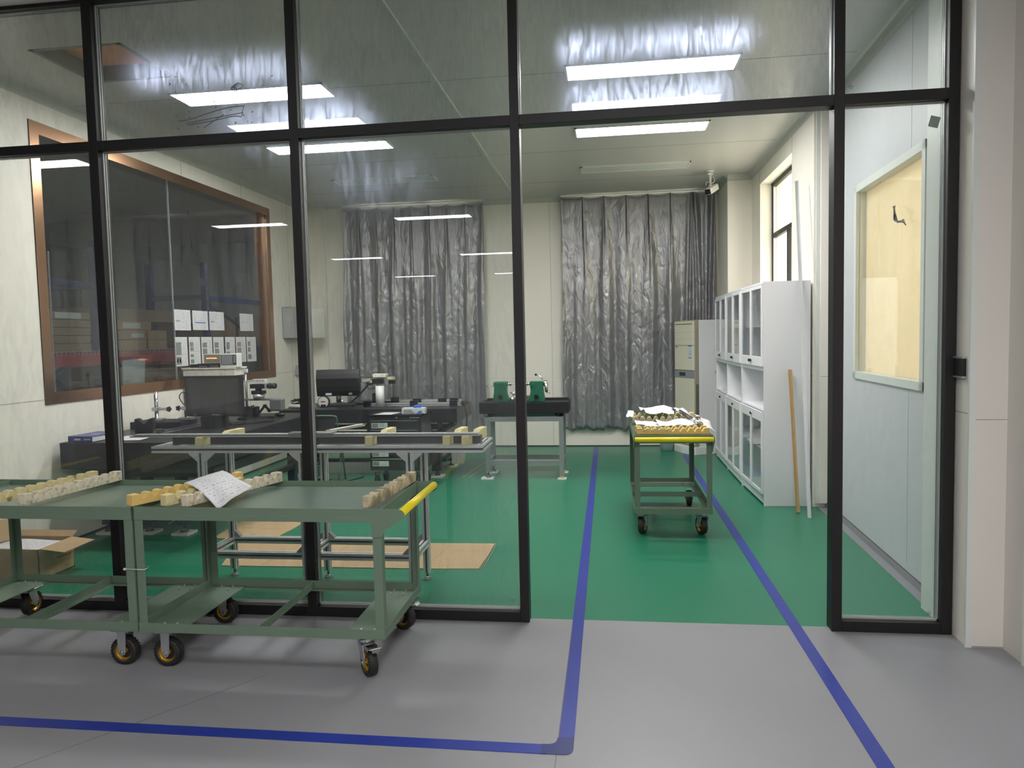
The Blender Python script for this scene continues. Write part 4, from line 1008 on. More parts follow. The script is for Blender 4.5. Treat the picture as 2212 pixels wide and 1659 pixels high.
# electric box on the left wall
r = thing('electrical_cabinet', 'open steel electrical box with wiring on the left wall, in front of the left curtain', 'electrical box', (XL, 9.20, 1.56))
mb = B('zinc'); mb.box(0, .004, -.24, .24, 0, .40); mb.box(0, .15, -.24, -.236, 0, .40); mb.box(0, .15, .236, .24, 0, .40); mb.box(0, .15, -.24, .24, 0, .004); mb.box(0, .15, -.24, .24, .396, .40); mb.build('case', r)
B('zinc').bar((.15, .238, .20), (.30, .42, .20), .006, .40).build('door', r)
mb = B('zinc').bar((.15, -.238, .20), (.27, -.30, .20), .006, .40); mb.build('door', r)
B('chrome').box(.15, .20, -.43, -.395, .19, .205).build('latch', r)
mb = B('wire_mix')
for q in range(16):
    y = -.19+rr.random()*.38; mb.tube(smooth_path([(.03, y, .05+rr.random()*.1), (.09, y+rr.uniform(-.05, .05), .15), (.10, y+rr.uniform(-.05, .05), .25), (.03, y, .36)]), .006, 6)
mb.m('white_plastic').box(.01, .07, -.16, .16, .24, .31); mb.m('black_plastic').box(.01, .06, -.18, .10, .06, .12); mb.build('wiring', r)
mb = B('zinc').prism([(0, 0), (.10, .02), (.13, .13), (.02, .14)], lambda a, b, k: Vector((a, k, b)), -.02, .02); tag(mb.build('wall_bracket', None, loc=(XL, 9.29, 1.06)), 'small slanted metal bracket on the left wall below the electrical box', 'bracket')
# ============================================================ LONG GRANITE BENCH AT THE BACK LEFT
TB = .755; tbr = thing('granite_table', 'long black granite bench across the back left, in front of the left curtain', 'table', (-2.65, 8.12, 0))
B('granite').box(-1.0, 1.02, -.42, .42, TB-.155, TB-.001).build('granite_slab', tbr, bevel=.004)
mb = B('paint_black')
for y in (-.34, .34): mb.box(-.88, .86, y-.035, y+.035, .44, .50); mb.box(-.88, .86, y-.03, y+.03, .16, .20)
for x in (-.86, .84): mb.box(x-.035, x+.035, -.34, .34, .44, .50); mb.box(x-.03, x+.03, -.34, .34, .16, .20)
mb.build('stand_frame', tbr)
for x in (-.80, -.0, .80):
    for y in (-.30, .30): B('steel_dark').cyl((x, y, .50), (x, y, TB-.155), .03).build('levelling_jack', tbr)
frame_legs(tbr, [(-.84, -.36), (.78, -.38), (.80, .26), (-.84, .30)], .44, 'paint_black', .10)
def tB(x): return x
# motion stage rails on it
tag(B('black_plastic').box(-2.98, -1.66, 8.24, 8.42, TB, TB+.022).build('stage_base'), 'flat black stage base along the rear of the back granite bench', 'stage')
mb = B('aluminium').box(-2.8, -1.66, 8.06, 8.11, TB, TB+.032); mb.m('slot_dark').box(-2.8, -1.66, 8.059, 8.0601, TB+.012, TB+.018).m('black_plastic')
for x in (-2.75, -2.20, -1.74): mb.box(x-.045, x+.045, 8.05, 8.12, TB+.0, TB+.055)
tag(mb.build('linear_rail'), 'middle silver rail with black sliders on the back granite bench', 'rail', 'silver rails on the back granite bench')
tag(B('chrome').box(-2.70, -1.74, 7.80, 7.835, TB, TB+.014).build('linear_rail'), 'front bright narrow rail on the back granite bench', 'rail', 'silver rails on the back granite bench')
mb = B('aluminium').box(-2.6, -1.70, 8.28, 8.31, TB+.022, TB+.05).m('black_plastic')
for x in (-2.22, -1.92, -1.78): mb.box(x-.05, x+.05, 8.27, 8.32, TB+.022, TB+.062)
tag(mb.build('linear_rail'), 'rear silver rail with black blocks on the back granite bench', 'rail', 'silver rails on the back granite bench')
mb = B('cable_black').tube(smooth_path([(-1.66, 8.05, TB+.03), (-1.58, 7.92, TB-.02), (-1.56, 7.9, TB-.15), (-1.60, 7.95, TB-.30), (-1.68, 8.0, TB-.34)]), .005); tag(mb.build('cable'), 'black cable hanging off the right end of the back granite bench', 'cable')
# second monitor seen from the back
mn = thing('monitor', 'black monitor seen from behind on the back granite bench', 'monitor', (-3.13, 8.18, TB), PI+.12)
mb = B('black_plastic'); pts = [(-.02, .115), (.005, .110), (.03, .17), (.045, .32), (.03, .37), (.008, .425), (-.02, .42)]
mb.prism(pts, lambda a, b, k: Vector((k, -a if False else a, b)), -.255, .255); mb.build('back_shell', mn, bevel=.006)
B('black_plastic').cyl((0, .02, .012), (0, .02, .12), .028).box(-.10, .10, -.06, .09, 0, .012).build('stand_foot', mn)
mb = B('label_white').box(.08, .15, .024, .0262, .125, .150) ; mb.build('sticker', mn)
mb = B('photo_brown').box(-.16, -.12, .024, .0262, .125, .150); mb.build('port_label', mn)
# round dial
r = thing('dial_gauge', 'round white faced dial with a red mark beside the rear monitor', 'gauge', (-3.24, 7.98, TB), 0)
B('black_plastic').cyl((0, -.01, .062), (0, .03, .062), .068, seg=32).box(-.03, .03, -.015, .05, 0, .03).build('housing', r); B('label_white').cyl((0, -.013, .062), (0, -.009, .062), .060, seg=32).build('face', r)
mb = B('ink_red').box(-.024, .024, -.0146, -.0125, .057, .072); mb.build('red_logo', r); mb = B('ink').box(-.026, -.012, -.0156, -.0142, .057, .072).box(-.03, .03, -.0146, -.0125, .030, .034).box(-.052, -.042, -.0146, -.0125, .060, .063).box(.042, .052, -.0146, -.0125, .060, .063); mb.build('dial_print', r)
mb = B('steel_dark').box(-.15, .14, -.07, .07, .035, .05).box(-.05, .10, -.05, .05, 0, .035).bar((.10, 0, .055), (.26, .12, .07), .10, .012); mb.m('chrome').cyl((-.02, -.02, .05), (-.02, -.02, .085), .012).sphere((-.02, -.02, .09), .012)
for q in range(4): mb.m('ink').cyl((-.12+q*.06, -.0712, .042), (-.12+q*.06, -.0698, .042), .004, seg=8)
tag(mb.build('slide_plate', None, loc=(-2.98, 7.95, TB)), 'dark slide plate with bright screw beside the white dial', 'plate')
# scanner head on a white tube
r = thing('scanner_head', 'cross shaped measuring head on a white upright tube, back granite bench', 'instrument', (-2.56, 7.98, TB), 0)
B('white_plastic').cyl((0, -.03, 0), (0, -.03, .242), .049, seg=32).build('white_tube', r)
mb = B('aluminium').bar((-.20, 0, .30), (.19, 0, .325), .045, .03).bar((-.10, -.07, .29), (.10, .14, .335), .045, .03); mb.m('chrome'); mb.bar((-.21, -.03, .335), (.20, -.02, .355), .008, .008).bar((-.21, .04, .325), (.20, .04, .350), .008, .008); mb.box(-.215, -.20, -.05, .05, .28, .35); mb.box(.19, .205, -.05, .05, .29, .36); mb.build('cross_arms', r)
mb = B('aged_white').box(-.07, .08, -.06, .05, .335, .375); mb.build('top_box', r, bevel=.004); mb = B('black_plastic').box(-.09, .05, -.075, -.02, .265, .318).box(-.16, -.10, -.02, .03, .25, .28).box(.10, .17, -.02, .03, .26, .30); mb.build('drive_unit', r)
B('print_yellow').box(-.14, -.09, -.026, -.022, .302, .316).build('yellow_label', r); B('print_yellow').box(.09, .15, -.026, -.022, .315, .328).build('yellow_label', r)
mb = B('cable_black').tube(smooth_path([(-.12, -.03, .27), (-.22, -.05, .16), (-.32, -.05, .07), (-.40, -.03, .04)]), .010).tube(smooth_path([(-.14, -.04, .27), (-.13, -.05, .21), (-.05, -.05, .22), (-.03, -.02, .26)]), .004); mb.build('cable_loop', r)
mb = B('black_matte').box(-.16, .13, .0, .04, 0, .05).box(-.16, -.06, .0, .10, 0, .14).box(.06, .13, .0, .1, 0, .09); tag(mb.build('clamp_block', None, loc=(-2.55, 8.125, TB)), 'black stepped block behind the white tube', 'block')
# white tube and black cables at the left end
mb = B('white_paint').cyl((-3.62, 7.90, TB+.023), (-3.30, 7.86, TB+.023), .022); tag(mb.build('white_roll'), 'white roll lying at the left end of the back granite bench', 'roll')
mb = B('cable_black')
for q in range(9):
    cx, cyy = -3.53+rr.uniform(-.05, .05), 8.03; R_ = rr.uniform(.05, .10); mb.tube([(cx+R_*math.cos(t*.5)*1.2, cyy+R_*.4*math.sin(t*.5+q), TB+.012+.01*q*.8+.02*(1+math.sin(t*.5+q))) for t in range(13)], .006, 6)
tag(mb.build('cable_bundle'), 'heap of black cables on the left end of the back granite bench', 'cables')
# ============================================================ TOOL CABINET
tc = thing('tool_cabinet', 'black drawer tool cabinet in front of the back granite bench', 'tool cabinet', (-2.165, 7.38, 0))
W2, D2, Z0, Z1 = .275, .21, .17, .748
B('paint_black').box(-W2, W2, -D2+.012, D2, Z0, Z1-.02).build('body', tc, bevel=.003)
mb = B('black_matte').box(-W2-.004, W2+.004, -D2, D2+.004, Z1-.02, Z1-.008); mb.box(-W2-.004, W2+.004, -D2, -D2+.01, Z1-.02, Z1); mb.box(-W2-.004, W2+.004, D2-.006, D2+.004, Z1-.02, Z1); mb.box(-W2-.004, -W2+.006, -D2, D2, Z1-.02, Z1); mb.box(W2-.006, W2+.004, -D2, D2, Z1-.02, Z1); mb.build('top_tray', tc)
mb = B('chrome').cyl((.02, -D2+.002, .715), (.02, -D2+.012, .715), .009); mb.build('lock', tc)
mb = B('rim_gold').cyl((.165, -D2+.010, .716), (.165, -D2+.012, .716), .008); mb.m('label_white')
for q in range(10): mb.box(.178+q*.008, .184+q*.008, -D2+.0105, -D2+.012, .711, .720)
mb.build('maker_mark', tc)
zt = .69
for k in range(5):
    h = .098; z1_ = zt-k*h; z0_ = z1_-h+.006
    d = B('paint_black').box(-W2+.02, W2-.04, -D2, -D2+.02, z0_, z1_).build('drawer', tc, bevel=.002)
    B('chrome').box(-W2+.02, W2-.04, -D2-.012, -D2+.002, z1_-.010, z1_).build('pull_rail', d, bevel=.002)
    lb = B('label_white').box(-W2+.03, -W2+.20, -D2-.0012, -D2, z0_+.012, z0_+.066); lb.m('photo_print').box(-W2+.035, -W2+.10, -D2-.002, -D2-.001, z0_+.018, z0_+.060); lb.m('print_grey')
    for q in range(4 if k == 0 else 1): lb.box(-W2+.115, -W2+.165, -D2-.002, -D2-.001, z0_+.030+q*.009, z0_+.034+q*.009)
    lb.build('drawer_label', d)
mb = B('chrome')
for x, z in ((-.10, .66), (-.10, .62), (.0, .69), (.0, .66)): mb.cyl((W2-.0005, x, z), (W2+.0015, x, z), .006, seg=8)
mb.build('rivets', tc)
for x, y in ((-.22, -.15), (.22, -.15), (-.22, .15), (.245, .15)):
    cs = B('steel').box(x-.03, x+.03, y-.03, y+.03, .16, .17).box(x-.022, x-.018, y-.02, y+.02, .07, .16).box(x+.018, x+.022, y-.02, y+.02, .07, .16).build('caster', tc)
    B('rubber').cyl((x-.015, y, .055), (x+.015, y, .055), .055, seg=24).build('wheel', cs)
r = thing('glove_box', 'white and blue carton of gloves on top of the tool cabinet', 'box', (-2.0, 7.33, Z1-.0065), .06)
B('label_white').box(-.12, .12, -.05, .06, 0, .06).build('carton', r, bevel=.002)
mb = B('print_grey').prism([(-.10, .004), (.02, .004), (-.02, .044), (-.10, .044)], lambda a, b, k: Vector((a, k, b)), -.051, -.0498); mb.m('print_blue').prism([(.03, .003), (.09, .003), (.09, .032), (.06, .032)], lambda a, b, k: Vector((a, k, b)), -.051, -.0498).box(.1198, .1208, -.03, .04, .012, .026); mb.build('printed_design', r)
mb = B('glove_blue')
for q in range(5): mb.tube(smooth_path([(.0+q*.016, .0, .058), (.005+q*.017, -.01, .075+.010*math.sin(q*2)), (.03+q*.015, -.015, .066+.012*(q % 2))]), .008, 8)
mb.sphere((.04, 0, .064), .022, 10, (1.4, 1, .6)); tag(mb.build('rubber_glove', None, loc=(-2.0, 7.33, Z1-.006)), 'blue rubber glove poking out of the glove carton', 'glove')
o = sheet('printed_sheet', [(-2.42, 7.20, Z1-.006), (-2.23, 7.20, Z1-.006), (-2.17, 7.45, Z1-.005), (-2.36, 7.45, Z1-.005)], nu=2, nv=2); tag(o, 'printed sheet lying on the left of the tool cabinet top', 'paper')
# ============================================================ CHAIR
ch = thing('folding_chair', 'green tube framed chair with black back, half hidden behind a partition post', 'chair', (-3.0, 7.33, 0), .2)
mb = B('chair_green').tube(smooth_path([(-.19, .19, .01), (-.19, .0, .40), (-.185, -.14, .55), (-.18, -.17, .70), (-.15, -.175, .735), (0, -.18, .742), (.15, -.175, .735), (.18, -.17, .70), (.185, -.14, .55), (.19, .0, .40), (.19, .19, .01)], 5), .0105, 10); mb.build('tube_frame', ch)
B('black_matte').box(-.165, .165, -.175, -.160, .53, .70).build('backrest', ch, bevel=.005); B('black_matte').box(-.18, .18, -.14, .22, .41, .44).build('seat', ch, bevel=.008)
for x in (-.17, .17): B('chair_green').cyl((x, -.16, .01), (x, .15, .41), .0105, seg=10).build('leg', ch)
for x in (-.178, .178):
    for z in (.57, .66): B('chrome').cyl((x, -.19, z), (x, -.17, z), .008, seg=10).build('screw', ch)
# cables on the floor
for k, (m_, P, l) in enumerate((
    ('cable_white', [(-3.43, 7.45, .60), (-3.40, 7.42, .30), (-3.30, 7.40, .05), (-3.10, 7.35, .008), (-2.95, 7.5, .008)], 'white cable dropping from the granite table to the green floor, left one'),
    ('cable_white', [(-3.22, 7.5, .62), (-3.18, 7.5, .45), (-3.02, 7.45, .30), (-3.05, 7.45, .10), (-3.2, 7.30, .008), (-3.45, 7.2, .008), (-3.3, 7.0, .008), (-3.05, 7.1, .008)], 'white cable in a wide loop under the back bench'),
    ('cable_black', [(-4.0, 7.1, .005), (-3.7, 7.3, .005), (-3.4, 7.25, .005), (-3.1, 7.55, .005), (-2.85, 7.4, .005), (-2.7, 7.7, .005)], 'black cable snaking over the green floor between the two granite tables'),
    ('cable_black', [(-4.0, 6.6, .42), (-3.95, 6.6, .35), (-3.95, 6.65, .25), (-4.0, 6.7, .008)], 'black cable hanging under the left granite table'))):
    tag(B(m_).tube(smooth_path(P), .005).build('cable'), l, 'cable')
# ============================================================ HEADSTOCK BENCH
gb = thing('surface_plate_bench', 'small black granite bench on a grey steel stand between the two curtains', 'bench', (-.895, 7.84, 0))
B('granite_side').box(-.475, .475, -.215, .20, .70, .8175).build('granite_slab', gb, bevel=.003); B('black_plastic').box(-.44, .46, .10, .19, .818, .836).build('raised_rail', gb)
mb = B('stand_grey')
for y in (-.19, .17): mb.box(-.395, .395, y-.022, y+.022, .615, .665)
for x in (-.395, .395): mb.box(x-.022, x+.022, -.19, .17, .615, .665)
mb.build('stand_frame', gb)
mb = B('stand_grey')
for y in (-.19, .17): mb.box(-.395, .395, y-.022, y+.022, .15, .20)
for x in (-.395, .395): mb.box(x-.022, x+.022, -.19, .17, .15, .20)
mb.build('lower_frame', gb)
for x in (-.395, .395):
    for y in (-.19, .17):
        lg = B('stand_grey').box(x-.024, x+.024, y-.024, y+.024, .07 if x < 0 else .025, .665).build('leg', gb)
        if x < 0:
            B('steel_dark').cyl((x, y, .02), (x, y, .075), .009, seg=10).cyl((x, y, .016), (x, y, .035), .032, .02, seg=18).build('levelling_foot', lg); B('label_white').box(x-.07, x+.06, y-.06, y+.05, 0, .016).build('foot_pad', lg)
        else:
            B('wood_pale').box(x-.024, x+.024, y-.028, y+.024, .010, .030).build('wooden_wedge', lg); B('label_white').box(x-.045, x+.045, y-.05, y+.045, 0, .010).build('foot_pad', lg)
        B('black_plastic').cyl((x*.92, y*.9, .662), (x*.92, y*.9, .702), .028, .035, seg=16).build('levelling_jack', gb)
def headstock(label, x, flip, crank):
    r = thing('headstock', label, 'headstock', (x, 7.73, .818), 0, 'green headstocks on the small granite bench')
    pts = [(-.088, 0), (.082, 0), (.088, .02), (.072, .06), (.062, .11), (.064, .15), (.072, .190), (.072, .208), (.064, .217), (-.068, .217), (-.076, .205), (-.076, .19), (-.068, .15), (-.070, .11), (-.080, .05)]
    if flip: pts = [(-a, b) for a, b in pts]
    B('lathe_green').prism(pts, lambda a, b, k: Vector((a, k, b)), -.05, .07, False).build('casting', r, bevel=.008)
    s_ = -1 if flip else 1
    mb = B('lathe_green').cyl((s_*.038, -.062, .185), (s_*.038, -.05, .185), .018, seg=20); mb.build('oil_cap', r)
    kb = B('black_plastic').cyl((0, -.075, .055), (0, -.05, .055), .012)
    for i in range(5): t = 2*PI*i/5; kb.cyl((math.cos(t)*.016, -.075, .055+math.sin(t)*.016), (math.cos(t)*.016, -.060, .055+math.sin(t)*.016), .009, seg=10)
    kb.build('star_knob', r); B('black_matte').cyl((0, -.0515, .055), (0, -.0495, .055), .026, seg=20).build('knob_recess', r)
    q = B('chrome').cyl((s_*.07, 0, .19), (s_*.10, 0, .19), .014).cyl((s_*.10, 0, .19), (s_*.115, 0, .19), .022).cyl((s_*.115, 0, .19), (s_*.16, 0, .185), .009, .002); q.build('spindle', r)
    if crank:
        c = B('chrome').cyl((.068, 0, .19), (.115, 0, .20), .026, seg=16).cyl((.10, -.01, .20), (.105, -.01, .10), .016, seg=12).cyl((.07, -.02, .235), (.03, -.02, .28), .005, seg=8).cyl((.03, -.02, .28), (-.0, -.02, .287), .004, seg=8).cyl((.10, 0, .10), (.14, 0, .088), .005, seg=8); c.m('black_plastic').sphere((-.005, -.02, .287), .013); c.build('crank', r)
    else:
        B('chrome').cyl((-.16, 0, .165), (-.07, 0, .17), .003, seg=8).build('lever', r)
    return r
headstock('left green cast headstock with a thin rod out of its left side', -1.145, False, False)
headstock('right green cast headstock with chrome crank and black ball lever', -.76, True, True)
mb = B('steel').prism([(0, 0), (.20, 0), (.20, .055), (.12, .06), (.0, .02)], lambda a, b, k: Vector((a, k, b)), -.03, .03); mb.m('label_white').box(.10, .20, -.032, -.03, .05, .05001)
tag(mb.build('steel_rest', None, loc=(-1.05, 7.85, .819), bevel=.002), 'sloped steel rest between the green headstocks', 'rest')
mb = B('chrome').cyl((0, 0, 0), (0, 0, .05), .018).cyl((0, 0, .05), (.02, 0, .11), .008).m('black_plastic').cyl((-.02, 0, .10), (.03, 0, .075), .005); tag(mb.build('clamp', None, loc=(-1.02, 7.70, .819)), 'small chrome clamp right of the left headstock', 'clamp')
# ============================================================ AIR CONDITIONER
ac = thing('air_conditioner', 'tall floor standing air conditioner with cream front, at the back right', 'air conditioner', (1.055, 9.175, 0), -1.13+PI)
# local: x from the front right corner back along the front (towards the far left), y = depth
e1 = math.cos(0)
FW, FD, FH = .46, .32, 1.67
mb = B('ac_trim').box(0, FW, -.06, .0, .10, FH); 
B('white_metal').box(.0, FW, -FD, -.06, .0, FH).build('rear_casing', ac, bevel=.006)
tr_ = mb.build('front_trim', ac, bevel=.006)
mb = B('ac_cream').box(.012, FW-.012, -.004, .018, 1.36, FH-.012); mb.build('outlet_panel', ac, bevel=.004)
B('ac_cream').box(.012, FW-.012, -.004, .018, 1.05, 1.355).build('upper_panel', ac, bevel=.004)
B('ac_cream').box(.012, FW-.012, -.004, .018, .12, .95).build('lower_panel', ac, bevel=.004)
B('ac_grey').box(.012, FW-.012, -.004, .019, .95, 1.045).build('control_strip', ac); B('lcd').box(.19, .33, .018, .021, .975, 1.02).build('display', ac)
B('slot_dark').box(.03, FW-.03, .016, .0195, FH-.05, FH-.042).build('outlet_slot', ac)
mb = B('seam')
for z in (1.44, 1.52): mb.box(.02, FW-.02, .0175, .0187, z, z+.002)
mb.build('panel_lines', ac)
mb = B('label_white').box(.035, .115, .018, .0192, 1.20, 1.36); mb.m('print_blue').box(.035, .115, .0190, .0202, 1.345, 1.36).box(.035, .115, .0190, .0202, 1.20, 1.21).box(.045, .075, .0190, .0202, 1.28, 1.285).box(.045, .095, .0190, .0202, 1.25, 1.256); mb.build('energy_label', ac)
B('ink').box(.37, .43, .018, .0192, 1.335, 1.345).build('name_plate', ac)
mb = B('white_plastic').box(-.005, FW+.005, -FD, .0, 0, .10).prism([(-.005, 0), (FW+.005, 0), (FW-.03, .045), (FW*.5, .065), (.03, .045)], lambda a, b, k: Vector((a, b, k)), 0, .085); mb.build('base', ac, bevel=.004)
mb = B('slot_dark')
for q in range(3): mb.box(-.0012, .0, -.052+q*.014, -.044+q*.014, .35, .88)
mb.build('side_grille', ac)
B('seam').box(.0+.0-.001, .0, -.30, -.06, .20, .203).build('casing_line', ac)
mb = B('chrome').box(-.02, 0, -.30, -.28, 1.02, 1.04); mb.build('side_catch', ac)
mb = B('bucket').lathe([(.001, .002), (.085, .002), (.095, .17), (.098, .172), (.092, .172), (.083, .008), (.001, .008)], (0, 0, 0), 'z', 28); tag(mb.build('bucket', None, loc=(.745, 9.60, 0)), 'small pale bucket on the floor left of the air conditioner', 'bucket')
# ============================================================ GLASS FRONTED CABINETS
def filing(label, x, y, rz):
    r = thing('glass_cabinet', label, 'cabinet', (x, y, 0), rz, 'white glass fronted cabinets on the right')
    L_, Dp, Hh = .865, .385, 1.93; t = .012     # local: y along the front (0..L), x depth (0..Dp)
    mb = B('white_metal'); mb.box(0, Dp, 0, t, 0, Hh); mb.box(0, Dp, L_-t, L_, 0, Hh); mb.box(Dp-t, Dp, t, L_-t, 0, Hh); mb.box(0, Dp-t, t, L_-t, Hh-.02, Hh); mb.box(0, Dp-t, t, L_-t, .02, .09)
    for z in (.835, 1.185): mb.box(0.005, Dp-t, t, L_-t, z-.016, z+.0)
    mb.box(.0, .018, t, L_-t, 1.185-.016, 1.20); mb.build('body', r)
    for z in (.46, 1.55): B('white_metal').box(.03, Dp-t, t, L_-t, z, z+.012).build('shelf', r)
    for z0, z1, up in ((1.205, 1.905, True), (.10, .815, False)):
        for k in range(2):
            a = t+.002+k*(L_-2*t)/2; b = a+(L_-2*t)/2-.004; q = -.016; f = .030; wide = .085
            d = B('white_metal'); zb = z0+(wide if up else f); ztp = z1-(f if up else wide)
            d.box(q, 0, a, a+f, z0, z1); d.box(q, 0, b-f, b, z0, z1); d.box(q, 0, a+f, b-f, z0, zb); d.box(q, 0, a+f, b-f, ztp, z1); do = d.build('door', r, bevel=.0015, bseg=1)
            B('glass_cabinet').box(q+.006, q+.010, a+f, b-f, zb, ztp).build('glass_pane', do)
            zz = z0+.045 if up else z1-.045; yy = (b-.03) if k == 0 else (a+.03)
            if up or k == 0: lk = B('chrome').cyl((q-.006, yy, zz), (q, yy, zz), .014, seg=16); lk.m('black_plastic').box(q-.016, q-.006, yy-.016, yy+.012, zz-.010, zz+.012); lk.build('lock', do)
    B('white_metal').box(-.004, 0, 0, L_, 1.915, 1.93).build('top_edge', r)
    return r
filing('white glass cabinet nearest the doorway, its plain grey side facing us', 1.318, 6.46, .03)
filing('white glass cabinet in the middle of the row of three', 1.288, 7.34, 0)
filing('white glass cabinet furthest back, beside the air conditioner', 1.288, 8.215, -.01)
mb = B('black_plastic').box(0, .09, 0, .10, 0, .05).box(.01, .07, .02, .08, .05, .075); tag(mb.build('small_device', None, bevel=.008, loc=(1.34, 8.25, .836)), 'small black device on the open shelf of the furthest cabinet', 'device')
mb = B('glass_clean').lathe([(.001, 0), (.055, 0), (.055, .14), (.03, .17), (.03, .20)], (0, 0, 0), 'z', 20).m('ink_red').lathe([(.0562, .03), (.0562, .10)], (0, 0, 0), 'z', 20); tag(mb.build('bottle', None, loc=(1.50, 6.62, .472+.002)), 'clear bottle with reddish label inside the nearest glass cabinet', 'bottle')
mb = B('cloth').box(0, .16, 0, .14, 0, .30).m('black_plastic').box(.02, .12, .02, .1, .30, .34); tag(mb.build('stored_bag', None, bevel=.02, loc=(1.46, 6.95, .092)), 'pale bag in the lower part of the nearest glass cabinet', 'bag')
# leaning bars
mb = B('aluminium'); a_, b_ = Vector((1.583, 6.037, .004)), Vector((1.623, 6.625, 2.79))
mb.bar(a_, b_, .026, .004).bar(a_+Vector((.011, -.008, 0)), b_+Vector((.011, -.008, 0)), .004, .018); tag(mb.build('aluminium_bar'), 'long aluminium angle bar leaning on the side of the nearest white cabinet', 'bar')
mb = B('wood_pale').bar((1.543, 6.221, .004), (1.528, 6.432, 1.18), .026, .022); mb.m('wood').bar((1.530, 6.215, .004), (1.515, 6.426, 1.18), .004, .023); tag(mb.build('wooden_stick'), 'short wooden stick leaning on the nearest white cabinet', 'stick')
# ============================================================ SMALL WALL THINGS
r = thing('security_camera', 'white bullet camera hanging from the ceiling by the right curtain', 'camera', (1.20, 8.80, ZC))
mb = B('white_plastic').cyl((0, 0, -.015), (0, 0, 0), .045, seg=24).cyl((0, 0, -.17), (0, 0, -.01), .012).sphere((0, 0, -.18), .02).box(-.03, .03, -.012, .012, -.05, -.03); mb.build('bracket', r)
d_ = Vector((-.55, -.75, -.42)).normalized(); c_ = Vector((.035, .03, -.20)); sd_ = d_.cross(Vector((0, 0, 1))).normalized(); up_ = sd_.cross(d_)
B('white_plastic').obox(c_+d_*.03, d_, sd_, up_, .20, .078, .072).build('housing', r, bevel=.012); B('black_plastic').obox(c_+d_*.135, d_, sd_, up_, .014, .066, .060).cyl(c_+d_*.14, c_+d_*.148, .022).build('lens_cover', r, bevel=.004)
B('ink').obox(c_+d_*.06+up_*.0366, d_, sd_, up_, .012, .03, .001).build('maker_mark', r)
B('cable_white').tube(smooth_path([(.02, 0, -.06), (.05, .01, -.10), (.02, -.03, -.15), (-.04, -.01, -.13), (-.05, 0, -.17)]), .005).build('camera_cable', r)
r = thing('access_switch', 'black access switch with silver ends on the pier beside the partition', 'switch', (1.655, 3.69, 1.315))
B('black_plastic').box(-.018, 0, -.045, .045, -.048, .048).build('body', r, bevel=.002)
for z in (-.05, .042): B('zinc').box(-.019, 0, -.046, .046, z, z+.009).build('end_cap', r)
mb = B('slot_dark')
for q in range(3): mb.box(-.0185, -.0178, -.03, .02, -.028+q*.02, -.026+q*.02)
mb.build('key_lines', r)
mb = B('tape_green').obox((1.555, YG-.0008, 2.482), (.96, 0, -.27), (0, 1, 0), (.27, 0, .96), .045, .001, .052); tag(mb.build('tape_patch'), 'small grey-green sticker near the top of the narrow right pane', 'sticker')
mb = B('cable_black'); yb_ = 4.70
for q in range(4): mb.tube(smooth_path([(skew(4.82)-.016, 4.80+.01*q, 2.255), (skew(4.78)-.03-.005*q, 4.76-.01*q, 2.22), (skew(4.74)-.03, 4.72+.012*q, 2.16), (skew(4.7)-.03, 4.70-.02*q, 2.14), (skew(4.63)-.025, 4.62-.01*q, 2.145-.012*q)]), .0035, 6)
tag(mb.build('wire_bundle'), 'knotted dark wire hanging in front of the beige blind window', 'wires')
mb = B('cable_black').tube(smooth_path([(-4.214, 7.02, 2.87), (-4.214, 7.05, 2.78), (-4.214, 7.03, 2.68), (-4.214, 7.05, 2.58), (-4.214, 7.07, 2.47)]), .003, 6); tag(mb.build('loose_wire'), 'thin dark wire hanging down the copper framed window glass', 'wire')
# ============================================================ STORAGE ROOM BEHIND THE COPPER WINDOW
def end_frame(y, h, zb, label):
    r = thing('rack_end_frame', label, 'rack', (-6.0, y, 0), 0, 'blue end frames of the storage rack')
    for x in (0, -.9):
        po = B('rack_blue').box(x-.04, x+.04, -.045, -.04, 0, h).box(x-.04, x+.04, .04, .045, 0, h).box(x+.035, x+.04, -.04, .04, 0, h).build('post', r)
        mb = B('label_white')
        if x == 0:
            for k in range(int(h/.15)): mb.cyl((.04, .0, .1+k*.15), (.0412, .0, .1+k*.15), .008, seg=8)
            mb.build('punched_holes', po)
    B('rack_blue').box(-.86, -.04, -.03, .03, zb, zb+.07).build('cross_beam', r)
    for p, q in (((-.86, 0, 1.0), (-.04, 0, 1.6)), ((-.86, 0, 1.3), (-.04, 0, .7))): B('rack_blue').bar(p, q, .03, .03).build('diagonal_brace', r)
end_frame(7.96, 2.75, 2.19, 'blue rack end frame nearest the front, beside the left partition post')
end_frame(10.35, 2.73, 2.18, 'blue rack end frame further back, left of the posted notices')
tag(B('rack_blue').box(-5.99, -5.955, 5.3, 7.90, 2.19, 2.26).build('rack_beam'), 'blue beam running left from the nearest rack end frame', 'rack beam')
tag(B('rack_blue').box(-5.99, -5.955, 10.41, 12.75, 2.16, 2.24).m('rack_blue').bar((-5.97, 10.42, 2.10), (-5.97, 11.4, 1.75), .03, .03).build('rack_beam'), 'blue beam with a sloping brace further back in the storage room', 'rack beam')
rb = thing('rack_beams', 'red shelf beams and wire deck of the storage rack', 'rack', (-6.0, 9.0, 1.29))
B('rack_red').box(.047, .085, -3.4, 1.30, 0, .15).build('front_beam', rb); B('rack_red').box(-.95, -.90, -3.4, 1.30, 0, .15).build('rear_beam', rb)
mb = B('label_white')
for k in range(70): y = -3.3+k*.065; mb.box(-.93, .035, y-.002, y+.002, .165, .169); mb.box(.086, .090, y-.002, y+.002, .12, .169); mb.box(.03, .09, y-.002, y+.002, .165, .169)
mb.box(.086, .090, -3.4, 1.3, .166, .17); mb.build('wire_deck', rb)
